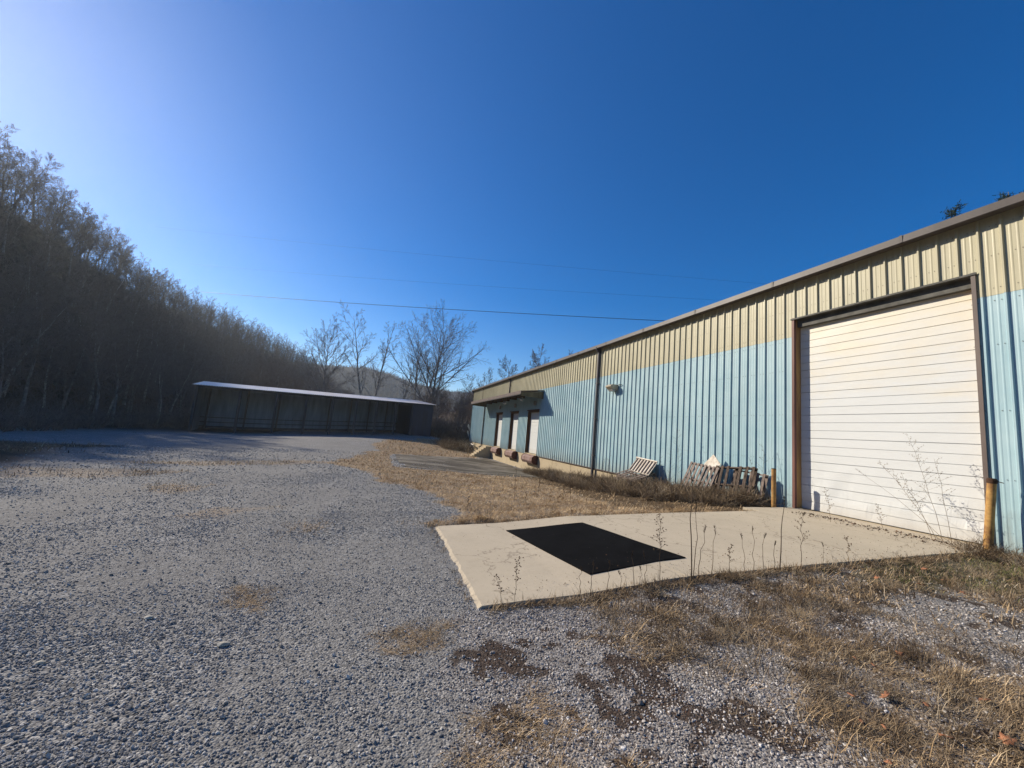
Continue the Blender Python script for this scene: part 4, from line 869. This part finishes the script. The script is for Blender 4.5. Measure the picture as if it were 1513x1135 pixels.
brush('dock_brush', 60, lambda rg: (rg.uniform(6.5, 10.3), rg.uniform(43, 49.5)), .9, M_DEAD, 72, 'tall dry brush at the far corner of the warehouse', .006)
brush('bollard_weeds', 70, lambda rg: (rg.uniform(9.6, 10.6), rg.uniform(2.4, 4.3)), .26, M_DEAD, 73, 'tangle of dead weeds round the foot of the leaning bollard', .0025)
brush('foreground_twigs', 130, lambda rg: (rg.uniform(3.1, 4.9), rg.uniform(1.2, 2.5)), .085, M_DEAD, 74, 'low seed-headed weeds among the leaves at the lower right', .0012)
def in_weeds(rg):
    while True:
        x, y = rg.uniform(2.4, 9.5), rg.uniform(.4, 4.0)
        if masks(np.array([x]), np.array([y]))['weed'][0] > .5: return x, y
brush('low_weed_clumps', 330, in_weeds, .14, M_DEAD, 75, 'low clumps of dead weeds dotted over the lower right ground', .0014)
brush('ramp_edge_clumps', 150, lambda rg: (rg.uniform(1.9, 9.5), 4.05-abs(rg.normal(0, .06))), .13, M_DEAD, 76, 'clumped dead weeds along the near edge of the ramp', .002)
brush('straw_clumps', 60, lambda rg: (rg.uniform(1.2, 8), 7.62+abs(rg.normal(0, .25))), .16, M_STRAW, 77, 'straw clumps beyond the far edge of the ramp', .003)
def in_tufts(rg):
    while True:
        x, y = rg.uniform(-1.4, 1.5), rg.uniform(1.5, 5.1)
        if masks(np.array([x]), np.array([y]))['tuft'][0] > .35+rg.uniform(0, .5): return x, y
brush('gravel_tufts', 46, in_tufts, .085, M_STRAW, 78, 'straggly straw coloured tufts in the open gravel', .0012, 2)
def debris(rg_seed, n, label):
    rg = np.random.default_rng(rg_seed); V = []; F = []; o = 0
    for _ in range(n):
        y = rg.choice([4.3+rg.exponential(.25), rg.uniform(4.3, 7.4)], p=[.6, .4]); x = rg.uniform(1.4, 10.6)
        drift = rg.uniform() < .35
        if drift: x = 9.95+rg.normal(0, .10)+.25*math.sin(y*1.7); y = rg.uniform(4.5, 7.3)
        if y > 7.4: continue
        onm = poly_sd(np.array([x]), np.array([y]), mc)[0] > -.03
        z = float(pad_z(x, y))+(.022 if onm else .012); s = rg.uniform(.004, .012)*(2.2 if drift else 1); a = rg.uniform(0, 6.28)
        c = np.array([x, y, z]); u = np.array([math.cos(a), math.sin(a), .2])*s; w = np.array([-math.sin(a), math.cos(a), .3])*s*.6
        V.append(np.array([c-u, c-w, c+u, c+w+[0, 0, s*.5]])); F.append(np.array([[0,1,2,3]])+o); o += 4
    return tag(np_mesh('ramp_crumbs', np.concatenate(V), np.concatenate(F), M_MOSS, {'rnd': np.repeat(np.random.default_rng(5).uniform(0, 1, len(V)), 4)}), label, None, None, 'stuff')
debris(90, 1200, 'crumbs and leaf bits scattered on the concrete ramp')
# ---------------------------------------------------------------- single tall weeds
def stalk(x, y, h, r, seed, lab, branchy=0, mat=None, lean=(0, 0), group='tall dead weed stalks along the ramp edge', zb=None, name='weed_stalk', top=True, btop=.45):
    rg = random.Random(seed); z = gz(x, y)-.03 if zb is None else zb; m = MB(); P = []; n = 7
    for k in range(n+1):
        t = k/n; P.append(Vector((x+lean[0]*h*t**1.3+rg.uniform(-.004, .004)*k, y+lean[1]*h*t**1.3+rg.uniform(-.004, .004)*k, z+h*t)))
    m.tube(P, [r*(1-.65*k/n) for k in range(n+1)], 5); b = MB()
    for k in range(branchy):
        t = btop+(1-btop)*k/max(1, branchy)+rg.uniform(0, .04); i = min(int(t*n), n-1); o = P[i].lerp(P[i+1], t*n-i); a = rg.uniform(0, 6.28); L = h*rg.uniform(.06, .16)*(1.25-t)*1.6
        d = Vector((math.cos(a), math.sin(a), rg.uniform(.5, 1.1))).normalized()*L; e1 = o+d
        b.tube([o, o+d*.5+Vector((0, 0, .01)), e1], [r*.4, r*.33, r*.22], 3)
        for q in range(3):
            c = o+d*(.45+.27*q); w = Vector((rg.uniform(-1, 1), rg.uniform(-1, 1), rg.uniform(-.2, 1))).normalized()*.022
            b.tube([c, c+w], [r*.22, r*.2], 3); s = .0045; c2 = c+w; b.box(c2.x-s, c2.x+s, c2.y-s, c2.y+s, c2.z-s, c2.z+s)
    e = empty(name, (x, y, z), lab, 'weed', group)
    m.build('stem', mat or M_STEM, e, recalc=False)
    if top and not branchy:
        P2 = MB()
        for k in range(22):
            t = rg.uniform(.86, 1.); o = P[n-1].lerp(P[n], max(0, (t*n-(n-1)))); w = Vector((rg.uniform(-.5, .5), rg.uniform(-.5, .5), .8)).normalized()*.03; P2.tube([o, o+w], [r*.45, r*.25], 3)
        P2.build('seed_head', mat or M_STEM, e, recalc=False)
    if b.v: b.build('side_branches', mat or M_STEM, e, recalc=False)
W_ = [(2.31,4.10,.37,.0042,0,'plain stalk, leftmost of those crossing the black mat'),(2.43,4.09,.42,.0045,0,'stalk with a bushy tip in front of the left part of the black mat'),(2.64,4.08,.41,.004,0,'bushy-tipped stalk crossing the middle of the black mat'),
 (2.82,4.07,.26,.0035,0,'short plain stalk below the right half of the black mat'),(3.01,4.09,.46,.0045,0,'stalk with a frayed tip crossing the right half of the black mat'),(3.09,4.09,.28,.0035,0,'short thin stalk close right of the frayed one by the mat'),
 (3.17,4.09,.42,.004,0,'straight stalk just left of the branching weed by the mat'),(3.36,4.08,.86,.0045,15,'branching seedy weed before the right corner of the black mat'),
 (3.77,4.02,1.36,.0085,0,'thickest and tallest stalk, rising to the wall past the mat corner'),(3.83,4.05,.98,.0055,0,'tall thin stalk close right of the thickest one'),(3.91,4.07,.70,.005,0,'medium stalk second right of the thickest one'),
 (4.13,4.08,.66,.005,0,'curved-tip stalk standing alone over the bare middle slab'),(4.41,4.07,.44,.004,8,'small branching weed over the middle slab'),(4.70,4.10,.52,.0045,0,'stalk over the right half of the concrete, left of a close pair'),
 (4.86,4.10,.62,.0045,0,'left stalk of a close pair over the right concrete'),(4.99,4.08,.54,.0045,0,'right stalk of a close pair over the right concrete'),(5.27,4.07,1.02,.008,0,'tall thick stalk in front of the left bollard'),
 (5.22,4.1,.42,.005,0,'short bent stalk touching the tall one before the bollard'),(5.74,4.12,.78,.0045,11,'branching weed right of the tall stalk before the bollard'),(6.15,4.1,.36,.0035,0,'short thin stalk near the right end of the ramp edge'),
 (1.55,4.10,.55,.003,9,'wispy branching weed at the near left corner of the ramp'),(1.43,4.12,.36,.003,6,'low wispy weed leaning left at the near left corner of the ramp'),(6.75,4.15,.42,.0035,8,'small seedy weed beside the greenish weeds')]
for i, (x, y, h, r, br, lab) in enumerate(W_):
    stalk(x, y, h, r, 600+i, lab, br, M_STEML if i in (11, 13, 14, 19) else M_STEM, (random.uniform(-.10, .10)-(.35 if i == 21 else 0), random.uniform(-.08, .08)))
for i, (x, y, h, br, ln, lab) in enumerate([(10.35,4.75,2.0,26,(-.02,.22),'tallest feathery weed fanning out left of the leaning bollard'),(10.3,4.8,1.45,24,(-.02,.62),'feathery weed arching far left over the white door'),(10.3,4.6,1.6,12,(0,.12),'upright thin weed close to the leaning bollard'),
   (10.35,4.9,1.25,14,(-.04,.35),'middling feathery weed before the white door'),(10.25,4.65,1.25,0,(-.06,1.15),'straight bare stick slanting left over the white door'),(10.2,5.6,.55,14,(0,.2),'low seedy weed at the foot of the white door'),
   (9.7,6.3,.75,18,(0,.1),'round-headed seedy weed in front of the white door'),(10.4,3.6,1.1,12,(0,-.1),'thin weed against the blue wall right of the bollard'),(10.45,3.2,.95,10,(0,.05),'second thin weed against the blue wall at the right edge')]):
    stalk(x, y, h, .0042, 700+i, lab, br, M_STEML if i < 7 else M_STEM, ln, 'feathery weeds round the leaning bollard', btop=.35)
for i, (x, y, h, br, lab) in enumerate([(10.4,8.5,1.75,10,'tall wispy weed between the left bollard and the door jamb'),(10.35,8.75,1.35,8,'wispy weed behind the left bollard'),(10.1,11.5,2.3,14,'tallest leaning dead weed on the wall between the pallets'),(9.9,11.8,1.5,12,'seedy weed left of the leaning pallets'),
   (10.0,12.2,1.3,12,'bushy weed between the pallets and the heap'),(9.9,15.8,1.6,12,'tall weed left of the pallet heap'),(10.0,16.3,1.2,10,'shorter weed near the wall lamp'),(10.0,19.6,1.5,10,'weed beside the full-height downpipe'),(9.7,21.5,1.3,10,'weed by the foundation, halfway from the downpipe to the dock')]):
    stalk(x, y, h, .007, 750+i, lab, br, M_STEM, (.05, random.uniform(-.1, .2)), 'tall dead weeds along the warehouse wall', btop=.3)
for i, (x, y, h) in enumerate([(3.97,11.25,.95),(3.75,9.7,.35),(4.79,11.4,.6),(5.24,10.16,.55),(2.04,8.88,.35),(5.4,10.9,.45)]):
    stalk(x, y, h, .006, 800+i, ['tall thin seedling standing in the golden grass','low twiggy weed at the near edge of the golden grass','seedling right of the tallest one in the golden grass','twiggy seedling in the golden grass toward the brush','small weed by the left corner of the golden grass','short weed in the golden grass beside the brush'][i], 7, M_STEM, (0, 0), 'seedlings in the golden grass')
# ---------------------------------------------------------------- fallen leaves
def leaf(x, y, s, rz, tilt, lab, seed):
    rg = random.Random(seed); pts = []
    for k in range(15):
        a = 2*math.pi*k/15; rr = (1, .62, .86, .58, .95)[k%5]*(1.0 if k else .8); pts.append((math.cos(a)*rr*s, math.sin(a)*rr*s*.8))
    V = [(0, 0, .012)]; 
    for px, py in pts: V.append((px, py, .35*s*((px/s)**2)*rg.uniform(.3, 1.5)+.25*abs(py)))
    M = Matrix.Translation((x, y, gz(x, y)+.035)) @ Matrix.Rotation(rz, 4, 'Z') @ Matrix.Rotation(tilt, 4, 'X')
    m = MB(); m.add([M@Vector(v) for v in V], [(0, k+1, (k+1)%15+1) for k in range(15)]); o = m.build('dry_leaf', M_LEAF, recalc=False, smooth=True); q = o.modifiers.new('t', 'SOLIDIFY'); q.thickness = .0015
    tag(o, lab, 'leaf', 'fallen leaves')
for i, a in enumerate([(3.58,1.98,.055,.5,-.7,'largest curled orange leaf standing in the lower right weeds'),(3.35,2.05,.038,2,.3,'flat brown leaf left of the largest curled one'),(3.9,2.36,.034,1,.5,'upper left leaf of the small pair in the weeds'),(3.93,2.25,.028,4,-.4,'upper right leaf of the small pair in the weeds'),
   (3.74,1.84,.03,.2,.3,'small leaf close right of the largest curled one'),(3.81,1.50,.05,1.2,-.6,'orange leaf nearest the right edge of the picture'),(3.48,1.62,.045,2.5,.4,'long brown leaf near the bottom right'),(3.12,1.86,.03,.9,.3,'small leaf at the bottom edge of the weeds'),
   (3.2,1.78,.028,3.9,-.3,'small leaf beside another at the bottom edge'),(6.4,3.6,.05,1.1,-.5,'leaf in the greenish weeds by the ramp end'),(6.7,3.3,.05,2.1,.5,'curled leaf right of the ramp end'),(6.9,3.0,.055,.1,.4,'tan leaf at the right edge of the greenish weeds'),(5.55,3.95,.04,.4,-.5,'brown leaf caught at the ramp edge'),(7.6,3.7,.06,.9,-.4,'large tan leaf among the green weeds toward the bollard'),(7.3,3.35,.05,2.9,.4,'folded brown leaf just below the large tan one'),(4.35,2.3,.035,1.9,-.5,'small brown leaf in the straw above the leaf pair'),(4.2,1.75,.045,3.3,.5,'curled brown leaf right of centre in the lower right weeds'),(2.9,1.6,.03,.4,-.3,'small tan leaf on the pale gravel at the bottom')]): leaf(*a, 900+i)
for i, (x, y, s, lab) in enumerate([(-1.69,4.35,.035,'pale stone lying on the gravel at the left'),(-.96,3.79,.04,'pale blocky stone in the gravel below the dry tuft'),(-2.0,3.7,.028,'small pale stone at the lower left'),(.95,2.95,.018,'tiny white pebble by the dark weeds')]):
    rg2 = np.random.default_rng(i); V = ICO*(1+rg2.normal(0, .12, (12, 1)))*[s*1.3, s*.8, s*.5]+[x, y, gz(x, y)+s*.3]; tag(np_mesh('stone', V, ICF, simple('pale_stone', (.5,.46,.38), .3, 20)), lab, 'stone')
# ---------------------------------------------------------------- air, sky, sun, camera
SUN_AZ, SUN_EL = -45.1, 28.7
w = bpy.data.worlds.new('World'); scene.world = w; w.use_nodes = True
nt = w.node_tree; bg = nt.nodes['Background']; sky = nt.nodes.new('ShaderNodeTexSky'); sky.sky_type = 'NISHITA'; sky.sun_disc = False
sky.sun_elevation = R(SUN_EL); sky.sun_rotation = R(SUN_AZ); sky.altitude = 300; sky.air_density = 1.0; sky.dust_density = .15; sky.ozone_density = 3.5
hs = nt.nodes.new('ShaderNodeHueSaturation'); hs.inputs['Saturation'].default_value = 1.45; hs.inputs['Hue'].default_value = .509; nt.links.new(sky.outputs[0], hs.inputs['Color']); nt.links.new(hs.outputs[0], bg.inputs[0]); bg.inputs[1].default_value = .10
sd = bpy.data.lights.new('sun', 'SUN'); sd.energy = 5.0; sd.angle = R(.5); sd.color = (1., .90, .74); so = bpy.data.objects.new('sun', sd); COL.objects.link(so)
sv = Vector((math.sin(R(SUN_AZ))*math.cos(R(SUN_EL)), math.cos(R(SUN_AZ))*math.cos(R(SUN_EL)), math.sin(R(SUN_EL)))); so.rotation_euler = sv.to_track_quat('Z', 'Y').to_euler()
HAZE = True
if HAZE:
    hz = MB().box(-1000, 1000, -300, 1500, -3, 110); mt = bpy.data.materials.new('thin_air'); mt.use_nodes = True; n_ = mt.node_tree; n_.nodes.remove(n_.nodes['Principled BSDF'])
    pv = n_.nodes.new('ShaderNodeVolumePrincipled'); pv.inputs['Color'].default_value = (.88,.95,1,1); pv.inputs['Density'].default_value = .00030; pv.inputs['Anisotropy'].default_value = .58
    n_.links.new(pv.outputs[0], n_.nodes['Material Output'].inputs['Volume'])
    tag(hz.build('haze', mt), None, None, None, 'stuff')
yaw, pitch, roll = .309013, .126001, .0871689
fwd = Vector((math.sin(yaw)*math.cos(pitch), math.cos(yaw)*math.cos(pitch), math.sin(pitch))); rt = Vector((math.cos(yaw), -math.sin(yaw), 0)); up = rt.cross(fwd)
c, s = math.cos(roll), math.sin(roll); r2, u2 = rt*c+up*s, up*c-rt*s
cd = bpy.data.cameras.new('camera'); co = bpy.data.objects.new('camera', cd); COL.objects.link(co)
co.matrix_world = Matrix(((r2.x, u2.x, -fwd.x, 0), (r2.y, u2.y, -fwd.y, 0), (r2.z, u2.z, -fwd.z, EYE), (0, 0, 0, 1)))
cd.sensor_width = 36; cd.lens = 579.315/1513*36; cd.clip_start = .05; cd.clip_end = 8000; scene.camera = co
scene.view_settings.view_transform = 'Standard'; scene.view_settings.look = 'None'; scene.view_settings.exposure = .42; scene.view_settings.gamma = 1
cy = scene.cycles; cy.max_bounces = 6; cy.diffuse_bounces = 3; cy.glossy_bounces = 2; cy.volume_bounces = 1; cy.transparent_max_bounces = 6
